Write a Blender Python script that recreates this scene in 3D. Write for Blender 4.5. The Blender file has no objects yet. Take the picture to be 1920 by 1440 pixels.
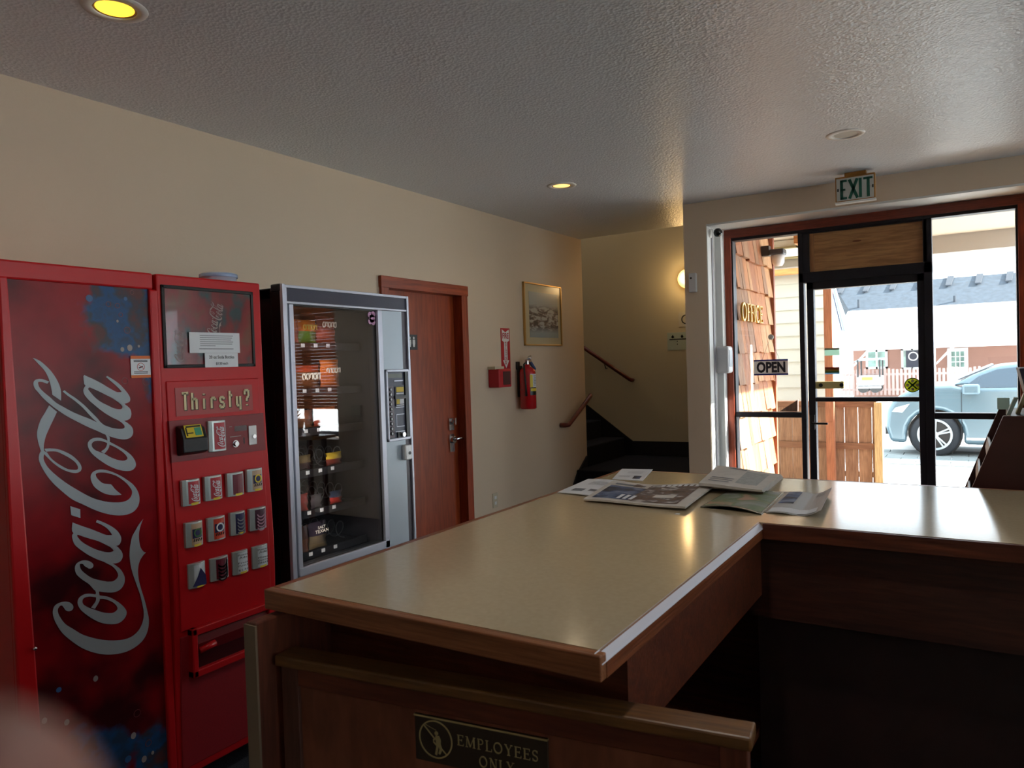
import bpy, bmesh, math, random
from mathutils import Matrix, Vector
random.seed(7)
SC = bpy.context.scene
COL = SC.collection
# ------------------------------------------------------------------ camera
CAMZ = 1.52
F_PX, YAW, PITCH, ROLL = 1380.26, -.558858, -.0243740, -.0312358
def _cam_axes():
    f = Vector((math.sin(YAW)*math.cos(PITCH), math.cos(YAW)*math.cos(PITCH), math.sin(PITCH)))
    r = Vector((math.cos(YAW), -math.sin(YAW), 0)); u = r.cross(f)
    return (math.cos(ROLL)*r+math.sin(ROLL)*u, -math.sin(ROLL)*r+math.cos(ROLL)*u, f)
CR, CU, CF = _cam_axes()
cd = bpy.data.cameras.new('camera'); cam = bpy.data.objects.new('camera', cd); COL.objects.link(cam)
cam.matrix_world = Matrix(((CR.x, CU.x, -CF.x, 0), (CR.y, CU.y, -CF.y, 0), (CR.z, CU.z, -CF.z, CAMZ), (0, 0, 0, 1)))
cd.sensor_width = 36; cd.lens = F_PX/1920*36; cd.clip_start = .005; cd.clip_end = 300
cd.dof.use_dof = True; cd.dof.focus_distance = 3.2; cd.dof.aperture_fstop = 9
SC.camera = cam
# ------------------------------------------------------------------ world, sun, exposure
SC.view_settings.view_transform = 'Standard'; SC.view_settings.look = 'None'
SC.view_settings.exposure = 1.3; SC.view_settings.gamma = 1; SC.view_settings.use_curve_mapping = False
W = bpy.data.worlds.new('sky'); SC.world = W; W.use_nodes = True
_bg = W.node_tree.nodes['Background']
_bg.inputs[0].default_value = (.80, .90, 1.0, 1); _bg.inputs[1].default_value = 2.2
sd = bpy.data.lights.new('sun', 'SUN'); sd.energy = 12; sd.angle = .012; sd.color = (1, .97, .92)
sun = bpy.data.objects.new('sun', sd); COL.objects.link(sun); sun.location = (6, 12, 14)
sun.rotation_euler = Vector((.78, .26, .52)).to_track_quat('Z', 'Y').to_euler()
SC.cycles.max_bounces = 10; SC.cycles.diffuse_bounces = 5; SC.cycles.glossy_bounces = 4
SC.cycles.transparent_max_bounces = 16; SC.cycles.transmission_bounces = 6
SC.cycles.sample_clamp_indirect = 6; SC.cycles.use_denoising = True
SC.cycles.caustics_reflective = False; SC.cycles.caustics_refractive = False
def portal(name, c, sx, sy, rot):
    l = bpy.data.lights.new(name, 'AREA'); l.shape = 'RECTANGLE'; l.size = sx; l.size_y = sy; l.cycles.is_portal = True
    o = bpy.data.objects.new(name, l); COL.objects.link(o); o.location = c; o.rotation_euler = rot
portal('daylight_portal', (-.7, 6.05, 1.3), 2.0, 2.5, (-math.pi/2, 0, 0))
portal('daylight_portal', (2.1, 6.02, 1.5), 2.5, 2.0, (-math.pi/2, 0, 0))
portal('daylight_portal', (4.95, 6.02, 1.5), 2.7, 2.0, (-math.pi/2, 0, 0))
portal('daylight_portal', (6.52, 1.1, 1.48), 1.95, 1.8, (0, math.pi/2, 0))
portal('daylight_portal', (6.52, 3.9, 1.48), 1.95, 2.8, (0, math.pi/2, 0))
portal('daylight_portal', (-2.95, 7.05, 5.29), 1.3, .3, (0, 0, 0))
def at(px, py, ax, v):
    """the point of the photograph's pixel on the world plane  axis ax = v"""
    d = CR*((px-960)/F_PX) - CU*((py-720)/F_PX) + CF
    o = Vector((0, 0, CAMZ)); t = (v-o[ax])/d[ax]
    return o+d*t
# ------------------------------------------------------------------ materials
def lin(c):
    if isinstance(c, str): c = tuple(int(c[i:i+2], 16) for i in (0, 2, 4))
    if max(c) > 1: c = tuple(x/255 for x in c)
    return tuple(x/12.92 if x <= .04045 else ((x+.055)/1.055)**2.4 for x in c)+(1,)
class NT:
    def __init__(s, name):
        s.m = bpy.data.materials.new(name); s.m.use_nodes = True; s.t = s.m.node_tree
        s.b = s.t.nodes['Principled BSDF']; s.out = s.t.nodes['Material Output']
    def n(s, ty, **k):
        nd = s.t.nodes.new(ty)
        for a, v in k.items():
            if a in nd.inputs: nd.inputs[a].default_value = v
            else: setattr(nd, a, v)
        return nd
    def l(s, a, b): s.t.links.new(a, b)
    def coord(s, scale=(1, 1, 1), loc=(0, 0, 0), which='Object'):
        tc = s.n('ShaderNodeTexCoord'); mp = s.n('ShaderNodeMapping')
        mp.inputs['Scale'].default_value = scale; mp.inputs['Location'].default_value = loc
        s.l(tc.outputs[which], mp.inputs[0]); return mp.outputs[0]
    def ramp(s, fac, stops):
        r = s.n('ShaderNodeValToRGB'); e = r.color_ramp.elements
        while len(e) < len(stops): e.new(.5)
        for i, (p, c) in enumerate(stops): e[i].position = p; e[i].color = c if len(c) == 4 else tuple(c)+(1,)
        s.l(fac, r.inputs[0]); return r.outputs[0]
    def mix(s, fac, a, b, bt='MIX'):
        x = s.n('ShaderNodeMix'); x.data_type = 'RGBA'; x.blend_type = bt
        for sock, v in ((x.inputs[0], fac), (x.inputs[6], a), (x.inputs[7], b)):
            if hasattr(v, 'is_linked'): s.l(v, sock)
            else: sock.default_value = v
        return x.outputs[2]
    def bump(s, h, strength, dist=.01):
        b = s.n('ShaderNodeBump'); b.inputs['Strength'].default_value = strength; b.inputs['Distance'].default_value = dist
        s.l(h, b.inputs['Height']); s.l(b.outputs[0], s.b.inputs['Normal'])
_mc = {}
def mat(name, col, rough=.5, metal=0, var=0, vs=8, bump=0, bs=60, spec=.5, emit=None, es=1, coat=0, trans=0):
    if name in _mc: return _mc[name]
    k = NT(name); c = lin(col)
    k.b.inputs['Roughness'].default_value = rough; k.b.inputs['Metallic'].default_value = metal
    k.b.inputs['Specular IOR Level'].default_value = spec
    if coat: k.b.inputs['Coat Weight'].default_value = coat; k.b.inputs['Coat Roughness'].default_value = .1
    if var:
        nz = k.n('ShaderNodeTexNoise', Scale=vs, Detail=4.0); k.l(k.coord(), nz.inputs['Vector'])
        a = tuple(x*(1-var) for x in c[:3]); b = tuple(min(1, x*(1+var)) for x in c[:3])
        k.l(k.ramp(nz.outputs[0], ((.3, a), (.7, b))), k.b.inputs['Base Color'])
    else: k.b.inputs['Base Color'].default_value = c
    if bump:
        nb = k.n('ShaderNodeTexNoise', Scale=bs, Detail=5.0); k.l(k.coord(), nb.inputs['Vector']); k.bump(nb.outputs[0], bump)
    if emit: k.b.inputs['Emission Color'].default_value = lin(emit); k.b.inputs['Emission Strength'].default_value = es
    if trans:
        t_ = k.n('ShaderNodeBsdfTranslucent'); t_.inputs[0].default_value = c; mx = k.n('ShaderNodeMixShader'); mx.inputs[0].default_value = trans
        k.l(k.b.outputs[0], mx.inputs[1]); k.l(t_.outputs[0], mx.inputs[2]); k.l(mx.outputs[0], k.out.inputs[0])
    _mc[name] = k.m; return k.m
def wood(name, c1, c2, scale=(1, 12, 12), rough=.4, bump=.15, coat=0, spec=.5):
    """grain runs along the axis with the small scale"""
    if name in _mc: return _mc[name]
    k = NT(name); v = k.coord(scale)
    n1 = k.n('ShaderNodeTexNoise', Scale=1.6, Detail=6.0, Distortion=1.2); k.l(v, n1.inputs['Vector'])
    n2 = k.n('ShaderNodeTexNoise', Scale=9.0, Detail=8.0, Distortion=.3); k.l(v, n2.inputs['Vector'])
    a = k.ramp(n1.outputs[0], ((.3, lin(c1)), (.7, lin(c2))))
    g = k.ramp(n2.outputs[0], ((.38, (.62, .58, .55)), (.6, (1, 1, 1))))
    k.l(k.mix(.75, a, g, 'MULTIPLY'), k.b.inputs['Base Color'])
    k.b.inputs['Roughness'].default_value = rough; k.b.inputs['Specular IOR Level'].default_value = spec
    if coat: k.b.inputs['Coat Weight'].default_value = coat; k.b.inputs['Coat Roughness'].default_value = .15
    k.bump(n2.outputs[0], bump, .004); _mc[name] = k.m; return k.m
def glass_mat(name, tint=(1, 1, 1), refl=.06, rough=.0, haze=0):
    if name in _mc: return _mc[name]
    k = NT(name); tr = k.n('ShaderNodeBsdfTransparent'); tr.inputs[0].default_value = tuple(tint)+(1,)
    gl = k.n('ShaderNodeBsdfGlossy'); gl.inputs['Roughness'].default_value = rough
    lw = k.n('ShaderNodeLayerWeight', Blend=.5); mx = k.n('ShaderNodeMixShader')
    pw = k.n('ShaderNodeMath', operation='POWER'); pw.inputs[1].default_value = 5; k.l(lw.outputs['Facing'], pw.inputs[0])
    ml = k.n('ShaderNodeMath', operation='MULTIPLY_ADD'); ml.inputs[1].default_value = .9; ml.inputs[2].default_value = refl; ml.use_clamp = True
    k.l(pw.outputs[0], ml.inputs[0]); k.l(ml.outputs[0], mx.inputs[0]); k.l(tr.outputs[0], mx.inputs[1]); k.l(gl.outputs[0], mx.inputs[2])
    k.l(mx.outputs[0], k.out.inputs[0]); _mc[name] = k.m; return k.m
# ------------------------------------------------------------------ mesh builder
def wmat(o):
    m = o.matrix_basis.copy()
    while o.parent: o = o.parent; m = o.matrix_basis @ m
    return m
class MB:
    def __init__(s): s.v = []; s.f = []; s.mi = []; s.sm = []; s.m = 0; s.smooth = False
    def add(s, vs, fs):
        o = len(s.v); s.v += [Vector(p) for p in vs]
        for f in fs: s.f.append([o+i for i in f]); s.mi.append(s.m); s.sm.append(s.smooth)
        return s
    def box(s, a, b):
        x0, y0, z0 = (min(p, q) for p, q in zip(a, b)); x1, y1, z1 = (max(p, q) for p, q in zip(a, b))
        return s.hexa([(x0,y0,z0),(x1,y0,z0),(x1,y1,z0),(x0,y1,z0)], [(x0,y0,z1),(x1,y0,z1),(x1,y1,z1),(x0,y1,z1)])
    def hexa(s, lo, hi):
        return s.add(list(lo)+list(hi), [(0,3,2,1),(4,5,6,7),(0,1,5,4),(1,2,6,5),(2,3,7,6),(3,0,4,7)])
    def prism(s, poly, d):
        """extrude a planar polygon (world points) by vector d"""
        d = Vector(d); n = len(poly); lo = [Vector(p) for p in poly]; hi = [p+d for p in lo]
        return s.add(lo+hi, [tuple(range(n))[::-1], tuple(range(n, 2*n))]+[(i, (i+1) % n, n+(i+1) % n, n+i) for i in range(n)])
    def cyl(s, p0, p1, r0, r1=None, seg=20, cap=True):
        p0, p1 = Vector(p0), Vector(p1); r1 = r0 if r1 is None else r1
        d = (p1-p0).normalized(); a = d.orthogonal().normalized(); b = d.cross(a)
        vs = []
        for p, r in ((p0, r0), (p1, r1)):
            for i in range(seg):
                t = 2*math.pi*i/seg; vs.append(p+(a*math.cos(t)+b*math.sin(t))*r)
        fs = [(i, (i+1) % seg, seg+(i+1) % seg, seg+i) for i in range(seg)]
        sm = s.smooth; s.smooth = True; s.add(vs, fs); s.smooth = sm
        if cap:
            s.add(vs[:seg], [tuple(range(seg))[::-1]]); s.add(vs[seg:], [tuple(range(seg))])
        return s
    def lathe(s, c, prof, axis=(0, 0, 1), seg=28):
        c = Vector(c); d = Vector(axis).normalized(); a = d.orthogonal().normalized(); b = d.cross(a); vs = []; fs = []
        for r, h in prof:
            for i in range(seg):
                t = 2*math.pi*i/seg; vs.append(c+d*h+(a*math.cos(t)+b*math.sin(t))*max(r, 1e-5))
        for k in range(len(prof)-1):
            for i in range(seg): fs.append((k*seg+i, k*seg+(i+1) % seg, (k+1)*seg+(i+1) % seg, (k+1)*seg+i))
        sm = s.smooth; s.smooth = True; s.add(vs, fs); s.smooth = sm; return s
    def tube(s, pts, r, seg=8):
        pts = [Vector(p) for p in pts]; n = len(pts); vs = []; fs = []; up = None
        rs = r if isinstance(r, (list, tuple)) else [r]*n
        for i, p in enumerate(pts):
            d = (pts[min(i+1, n-1)]-pts[max(i-1, 0)]).normalized()
            if up is None: up = d.orthogonal().normalized()
            up = (up-d*up.dot(d)).normalized(); w = d.cross(up)
            for k in range(seg):
                t = 2*math.pi*k/seg; vs.append(p+(up*math.cos(t)+w*math.sin(t))*rs[i])
        for i in range(n-1):
            for k in range(seg): fs.append((i*seg+k, i*seg+(k+1) % seg, (i+1)*seg+(k+1) % seg, (i+1)*seg+k))
        fs += [tuple(range(seg))[::-1], tuple(range((n-1)*seg, n*seg))]
        sm = s.smooth; s.smooth = True; s.add(vs, fs); s.smooth = sm; return s
    def build(s, name, mats, parent=None, bevel=0, local=False, seg=2):
        me = bpy.data.meshes.new(name); vs = s.v
        if parent and not local:
            inv = wmat(parent).inverted(); vs = [inv @ p for p in vs]
        me.from_pydata([tuple(p) for p in vs], [], s.f)
        for m in (mats if isinstance(mats, (list, tuple)) else [mats]): me.materials.append(m)
        for p, i, q in zip(me.polygons, s.mi, s.sm): p.material_index = i; p.use_smooth = q
        me.update()
        bm = bmesh.new(); bm.from_mesh(me); bmesh.ops.recalc_face_normals(bm, faces=bm.faces); bm.to_mesh(me); bm.free()
        o = bpy.data.objects.new(name, me); COL.objects.link(o)
        if parent: o.parent = parent
        if bevel:
            b = o.modifiers.new('bevel', 'BEVEL'); b.width = bevel; b.segments = seg; b.limit_method = 'ANGLE'; b.angle_limit = .6
        return o
def tag(o, label, cat, group=None, kind=None):
    o['label'] = label; o['category'] = cat
    if group: o['group'] = group
    if kind: o['kind'] = kind
    return o
def thing(name, loc, label, cat, group=None, rz=0):
    o = bpy.data.objects.new(name, None); COL.objects.link(o); o.empty_display_size = .1
    o.location = loc; o.rotation_euler = (0, 0, rz); return tag(o, label, cat, group)
def struct(name, mb, m, bevel=0):
    o = mb.build(name, m, bevel=bevel); o['kind'] = 'structure'; return o
def box(a, b): return MB().box(a, b)
# frames: origin, right, up  (normal = right x up)
class Fr:
    def __init__(s, o, r, u): s.o = Vector(o); s.r = Vector(r).normalized(); s.u = Vector(u).normalized(); s.n = s.r.cross(s.u)
    def p(s, x, y, z=0): return s.o+s.r*x+s.u*y+s.n*z
    def bx(s, mb, x0, y0, x1, y1, z0, z1):
        lo = [s.p(x0,y0,z0), s.p(x1,y0,z0), s.p(x1,y1,z0), s.p(x0,y1,z0)]; hi = [s.p(x0,y0,z1), s.p(x1,y0,z1), s.p(x1,y1,z1), s.p(x0,y1,z1)]
        return mb.hexa(lo, hi)
    def disc(s, mb, x, y, r, z0, z1, seg=24, ry=None):
        ry = ry or r
        pts = [s.p(x+r*math.cos(2*math.pi*i/seg), y+ry*math.sin(2*math.pi*i/seg), z0) for i in range(seg)]
        return mb.prism(pts, s.n*(z1-z0))
    def ring(s, mb, x, y, r, w, z0, z1, seg=32, a0=0, a1=360, ry=None):
        k = (ry or r)/r; ps = []
        for i in range(seg+1):
            t = math.radians(a0+(a1-a0)*i/seg); ps.append((math.cos(t), math.sin(t)*k))
        for i in range(seg):
            (c0, s0), (c1, s1) = ps[i], ps[i+1]; a, b = r-w/2, r+w/2
            q = [(x+a*c0, y+a*s0), (x+b*c0, y+b*s0), (x+b*c1, y+b*s1), (x+a*c1, y+a*s1)]
            mb.hexa([s.p(*u, z0) for u in q], [s.p(*u, z1) for u in q])
        return mb
    def line(s, mb, x0, y0, x1, y1, w, z0, z1):
        d = Vector((x1-x0, y1-y0)); d.normalize(); n = Vector((-d.y, d.x))*w/2
        q = [(x0-n.x, y0-n.y), (x1-n.x, y1-n.y), (x1+n.x, y1+n.y), (x0+n.x, y0+n.y)]
        return mb.hexa([s.p(*u, z0) for u in q], [s.p(*u, z1) for u in q])
    def poly(s, mb, pts, z0, z1): return mb.prism([s.p(x, y, z0) for x, y in pts], s.n*(z1-z0))
def text(mb, fr, txt, x, y, h, z=.0005, w=None, depth=.0004, bold=0, align='LEFT'):
    """h = capital height; w = total width (squeezes the letters)"""
    c = bpy.data.curves.new('t', 'FONT'); c.body = txt; c.size = 1; c.extrude = 0; c.resolution_u = 3; c.offset = bold
    o = bpy.data.objects.new('t', c); me = bpy.data.meshes.new_from_object(o)
    if not me.vertices: return
    xs = [v.co.x for v in me.vertices]; x0, x1 = min(xs), max(xs)
    sy = h/.69; sx = (w/(x1-x0)) if w else sy
    tw = (x1-x0)*sx; ox = x-(tw/2 if align == 'CENTER' else 0)
    mb.add([fr.p(ox+(v.co.x-x0)*sx, y+v.co.y*sy, z+depth) for v in me.vertices], [tuple(p.vertices) for p in me.polygons])
    bpy.data.objects.remove(o); bpy.data.curves.remove(c); bpy.data.meshes.remove(me)
SERIF = {  # strokes in a 1-high cell: (x0,y0,x1,y1,w) ; arcs ('a',cx,cy,rx,ry,a0,a1,w)
 'E': (.62, [(.14,0,.14,1,.13),(.02,.02,.58,.02,.05),(.02,.98,.56,.98,.05),(.14,.52,.44,.52,.05),(.58,0,.58,.2,.04),(.56,.8,.56,1,.04),(.44,.42,.44,.62,.04)]),
 'F': (.58, [(.14,0,.14,1,.13),(.0,.02,.3,.02,.05),(.02,.98,.56,.98,.05),(.14,.52,.44,.52,.05),(.56,.8,.56,1,.04),(.44,.42,.44,.62,.04)]),
 'I': (.3, [(.15,0,.15,1,.13),(.02,.02,.28,.02,.05),(.02,.98,.28,.98,.05)]),
 'L': (.58, [(.14,0,.14,1,.13),(.02,.02,.56,.02,.05),(.02,.98,.28,.98,.05),(.56,0,.56,.24,.04)]),
 'M': (.95, [(.12,0,.16,1,.05),(.16,1,.46,.05,.12),(.46,.05,.78,1,.05),(.80,0,.78,1,.13),(.02,.02,.24,.02,.05),(.68,.02,.92,.02,.05),(.04,.98,.2,.98,.05),(.74,.98,.92,.98,.05)]),
 'N': (.8, [(.14,0,.14,1,.05),(.14,1,.64,.02,.12),(.66,0,.66,1,.05),(.02,.02,.26,.02,.05),(.02,.98,.18,.98,.05),(.56,.98,.78,.98,.05)]),
 'P': (.6, [(.14,0,.14,1,.13),(.02,.02,.28,.02,.05),(.02,.98,.32,.98,.05),('a',.3,.74,.22,.24,-90,90,.09),(.14,.5,.32,.5,.05)]),
 'O': (.84, [('a',.4,.5,.34,.48,0,360,.1)]),
 'C': (.72, [('a',.4,.5,.34,.48,45,315,.1),(.64,.72,.66,1,.04)]),
 'Y': (.72, [(.36,0,.36,.5,.13),(.36,.46,.1,1,.12),(.36,.46,.62,1,.05),(.24,.02,.48,.02,.05),(.0,.98,.22,.98,.05),(.52,.98,.72,.98,.05)]),
 'S': (.54, [('a',.27,.74,.19,.23,20,270,.09),('a',.27,.26,.19,.24,-160,90,.09),(.46,.74,.46,.98,.03),(.07,.02,.07,.26,.03)]),
 ' ': (.3, [])}
def serif(mb, fr, txt, x, y, h, wk=.85, gap=.1, z0=.0002, z1=.0012, total=None):
    ws = [SERIF[c][0]*wk+gap for c in txt]; k = h if not total else total/(sum(ws)-gap)
    for c, w in zip(txt, ws):
        for st in SERIF[c][1]:
            if st[0] == 'a': _, cx, cy, rx, ry, a0, a1, lw = st; fr.ring(mb, x+cx*wk*k, y+cy*h, rx*wk*k, lw*h, z0, z1, 20, a0, a1, ry*h)
            else: x0, y0, x1, y1, lw = st; fr.line(mb, x+x0*wk*k, y+y0*h, x+x1*wk*k, y+y1*h, lw*h, z0, z1)
        x += w*k
def spline(ps, n=4):
    out = []
    for i in range(len(ps)-1):
        p0 = ps[max(i-1, 0)]; p1 = ps[i]; p2 = ps[i+1]; p3 = ps[min(i+2, len(ps)-1)]
        for k in range(n):
            t = k/n
            out.append(tuple(.5*((2*b)+(-a+c)*t+(2*a-5*b+4*c-d)*t*t+(-a+3*b-3*c+d)*t**3) for a, b, c, d in zip(p0, p1, p2, p3)))
    out.append(tuple(ps[-1])); return out
# ------------------------------------------------------------------ shared materials
XW = -3.22; CEIL = 2.73; EY = 5.6; GY = 5.95
def wall_mat():
    k = NT('cream_wall_paint'); k.b.inputs['Base Color'].default_value = lin((212, 192, 168)); k.b.inputs['Roughness'].default_value = .55
    n = k.n('ShaderNodeTexNoise', Scale=70.0, Detail=4.0); k.l(k.coord(), n.inputs['Vector']); k.bump(n.outputs[0], .12, .004); return k.m
def ceil_mat():
    k = NT('textured_ceiling_paint'); k.b.inputs['Base Color'].default_value = lin((216, 224, 234)); k.b.inputs['Roughness'].default_value = .33
    n = k.n('ShaderNodeTexNoise', Scale=42.0, Detail=3.0); k.l(k.coord(), n.inputs['Vector'])
    v = k.n('ShaderNodeTexVoronoi', Scale=75.0); k.l(k.coord(), v.inputs['Vector'])
    k.bump(k.mix(.5, n.outputs[0], v.outputs['Distance']), .6, .006); return k.m
M_WALL = wall_mat(); M_CEIL = ceil_mat()
M_CARPET = mat('dark_carpet', (52, 56, 66), .95, var=.35, vs=140, bump=.6, bs=200)
M_STAIR = mat('charcoal_stair_carpet', (24, 25, 32), .95, var=.3, vs=120, bump=.5, bs=200, spec=.2)
M_WHITE = mat('white_trim_paint', (225, 226, 224), .4)
M_DARKWOOD = wood('counter_front_wood', (84, 40, 26), (122, 62, 38), (1.2, 14, 14), .38)
M_DARKWOODV = wood('counter_panel_wood', (92, 46, 30), (126, 66, 42), (14, 14, 1.2), .42)
M_EDGE = wood('counter_edge_wood', (132, 80, 48), (170, 108, 68), (1.0, 22, 22), .35, .3)
M_EDGEY = wood('counter_edge_wood_long', (118, 62, 36), (156, 90, 54), (22, 1.0, 22), .28, .5)
M_DOOR = wood('reddish_door_wood', (150, 62, 26), (168, 72, 32), (5, 5, .6), .42, .04)
M_CASE = wood('mahogany_casing', (134, 52, 24), (176, 76, 40), (14, 14, .9), .4, .1)
M_CASEX = wood('mahogany_casing_across', (134, 52, 24), (176, 76, 40), (14, .9, 14), .4, .1)
M_HEADX = wood('mahogany_header', (112, 46, 30), (140, 60, 38), (.9, 14, 14), .4, .1)
M_BLACK = mat('black_plastic', (20, 20, 22), .4); M_BRONZE = mat('dark_bronze_frame', (30, 27, 36), .45, .3)
M_CHROME = mat('chrome', (215, 215, 218), .2, 1); M_BRASS = mat('brass', (190, 150, 70), .3, 1)
M_PAPER = mat('white_paper', (228, 230, 234), .7); M_INK = mat('black_ink', (28, 28, 32), .7); M_GREYINK = mat('grey_ink', (120, 122, 128), .7)
M_GLASS = glass_mat('window_glass', (.97, .985, .98), .04)
# ------------------------------------------------------------------ room shell
struct('floor', MB().box((-6.2, -3.2, -.1), (-1.7, 7.7, 0)).box((-1.7, -3.2, -.1), (6.7, 6.0, 0)), M_CARPET)
struct('wall_left', MB().box((XW-.14, -3.2, 0), (XW, 3.64, CEIL+.02)).box((XW-.14, 3.64, 2.06), (XW, 4.46, CEIL+.02)).box((XW-.14, 4.46, 0), (XW, 6.5, CEIL+.02)).box((XW-.14, 4.0, CEIL), (XW, 6.5, 5.2)), M_WALL)
struct('wall_back', MB().box((XW-.14, -3.2, 0), (1.2, -3.05, CEIL)).box((3.8, -3.2, 0), (6.6, -3.05, CEIL)).box((1.2, -3.2, 0), (3.8, -3.05, CEIL)), M_WALL)
e = MB()
ADDED_WN = ((.2, 2.0), (2.5, 5.3))  # added unseen windows that bring daylight in from the right
for a, b in ((-3.05, .2), (2.0, 2.5), (5.3, 6.0)): e.box((6.5, a, 0), (6.65, b, CEIL))
for a, b in ADDED_WN: e.box((6.5, a, 0), (6.65, b, .5)); e.box((6.5, a, 2.45), (6.65, b, CEIL))
struct('wall_right', e, M_WALL)
for i, (a, b) in enumerate(ADDED_WN):
    fm = MB()
    for y0, y1, z0, z1 in ((a, a+.05, .5, 2.45), (b-.05, b, .5, 2.45), (a, b, .5, .55), (a, b, 2.4, 2.45), ((a+b)/2-.025, (a+b)/2+.025, .5, 2.45)): fm.box((6.54, y0, z0), (6.60, y1, z1))
    w = struct('window_%d' % (i+3), fm, M_BRONZE); MB().box((6.566, a+.05, .55), (6.572, b-.05, 2.4)).build('pane', M_GLASS, w)
struct('added_sun_eave', MB().box((6.65, -3.2, 2.8), (10.2, 6.0, 2.88)), M_WHITE)  # added unseen eave, blocks direct sun from the right wall windows
struct('ceiling', MB().box((XW-.1, -3.2, CEIL), (-1.888, 6.46, CEIL+.16)).box((-1.888, -3.2, CEIL), (6.6, 5.72, CEIL+.16)), M_CEIL)
# entry wall: column left of the glazing, header, wall right of it with the second window
OX0, OX1, OZ = -1.71, .33, 2.557
W2 = (.86, 3.3, .80, 2.35); W3 = (3.6, 6.2, .5, 2.45)
e = MB().box((-1.888, EY, 0), (OX0, 6.0, CEIL+.05)).box((OX0, EY, OZ), (OX1, 6.0, CEIL+.05))
e.box((OX1, EY, 0), (W2[0], 6.0, CEIL+.05)).box((W2[0], EY, 0), (W2[1], 6.0, W2[2])).box((W2[0], EY, W2[3]), (W2[1], 6.0, CEIL+.05)).box((W2[1], EY, 0), (W3[0], 6.0, CEIL+.05)).box((W3[0], EY, 0), (W3[1], 6.0, W3[2])).box((W3[0], EY, W3[3]), (W3[1], 6.0, CEIL+.05)).box((W3[1], EY, 0), (6.65, 6.0, CEIL+.05))
struct('wall_entry', e, M_WALL)
fm = MB()
for x0, x1, z0, z1 in ((W3[0], W3[0]+.06, W3[2], W3[3]), (W3[1]-.06, W3[1], W3[2], W3[3]), (W3[0], W3[1], W3[2], W3[2]+.05), (W3[0], W3[1], W3[3]-.06, W3[3]), (4.87, 4.93, W3[2], W3[3])): fm.box((x0, 5.9, z0), (x1, 5.96, z1))
w = struct('window_2', fm, M_BRONZE)  # added unseen window, put in for more daylight
MB().box((W3[0]+.05, 5.93, W3[2]+.05), (W3[1]-.05, 5.936, W3[3]-.05)).build('pane', M_GLASS, w)
# second window in the entry wall (seen mirrored in the snack machine's glass)
fm = MB()
for x0, x1, z0, z1 in ((W2[0], W2[0]+.28, W2[2], W2[3]), (W2[1]-.06, W2[1], W2[2], W2[3]), (W2[0], W2[1], W2[2], W2[2]+.05), (W2[0], W2[1], W2[3]-.06, W2[3]), (1.62, 1.7, W2[2], W2[3])): fm.box((x0, 5.9, z0), (x1, 5.96, z1))
w = struct('window_1', fm, M_BRONZE)
MB().box((W2[0]+.05, 5.93, W2[2]+.05), (W2[1]-.05, 5.936, W2[3]-.05)).build('pane', M_GLASS, w)
sh = MB()
for i in range(32): sh.box((W2[0]+.06, 5.855+(i % 2)*.004, W2[3]-.06-.037*(i+1)), (W2[1]-.08, 5.868+(i % 2)*.004, W2[3]-.062-.037*i))
tag(sh.build('woven_shade', mat('woven_brown_shade', (186, 134, 98), .8, var=.2, vs=30, trans=.55)), 'brown woven roman shade half lowered over the second window', 'window shade')
# stairwell
BY = 7.5
struct('wall_stairwell_back', MB().box((-6.2, BY, 0), (-1.7, BY+.14, 5.2)), mat('stairwell_paint', (196, 186, 156), .6, bump=.1, bs=70))
struct('wall_stairwell_right', MB().box((-1.888, 6.0, 0), (-1.70, BY, 5.2)).box((-1.888, 5.6, CEIL+.16), (-1.7, 6.0, 5.2)), M_WALL)
struct('wall_stairwell_upper', MB().box((XW, 6.3, CEIL+.16), (-1.888, 6.46, 5.2)), M_WALL)
struct('wall_stairwell_far', MB().box((-6.2, 4.0, 0), (-6.06, BY, 4.2)), M_WALL)
struct('wall_stairwell_front', MB().box((-6.2, 6.36, 0), (XW-.14, 6.5, 5.2)), M_WALL)
struct('ceiling_stairwell', MB().box((-6.2, 6.3, 5.2), (-3.6, BY+.14, 5.3)).box((-2.3, 6.3, 5.2), (-1.7, BY+.14, 5.3)).box((-3.6, 6.3, 5.2), (-2.3, 6.9, 5.3)).box((-3.6, 7.2, 5.2), (-2.3, BY+.14, 5.3)), M_WHITE)
st = MB()
for i in range(3): st.box((XW+.005, 5.75+i*.25, 0 if i == 0 else .17*i), (-1.892, BY-.02, .17*(i+1)))
for i in range(9): st.box((XW-.02-.27*(i+1), 6.51, .3), (XW-.02-.27*i, BY-.02, .51+.19*(i+1)))
tag(st.build('staircase', M_STAIR, bevel=.012), 'dark carpeted stairs turning left at the end of the left wall', 'stairs')
sk = MB(); sl = .73
sk.prism([(-1.892, BY-.018, .51), (-1.892, BY-.018, .672), (-3.153, BY-.018, .662), (-5.6, BY-.018, .662+sl*2.447), (-5.6, BY-.018, .3), (-3.2, BY-.018, .51)], (0, .016, 0))
sk.prism([(XW+.004, 5.95, .0), (XW+.004, 5.95, .12), (XW+.004, 6.25, .47), (XW+.004, 6.47, .62), (XW+.004, 6.47, .0)], (.014, 0, 0))
struct('trim_1', sk, mat('black_skirting', (20, 19, 24), .5))
# baseboards
struct('baseboard_left', MB().box((XW, -3.05, 0), (XW+.012, 3.5, .09)).box((XW, 4.62, 0), (XW+.012, 5.7, .09)), M_CASEX)
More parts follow.
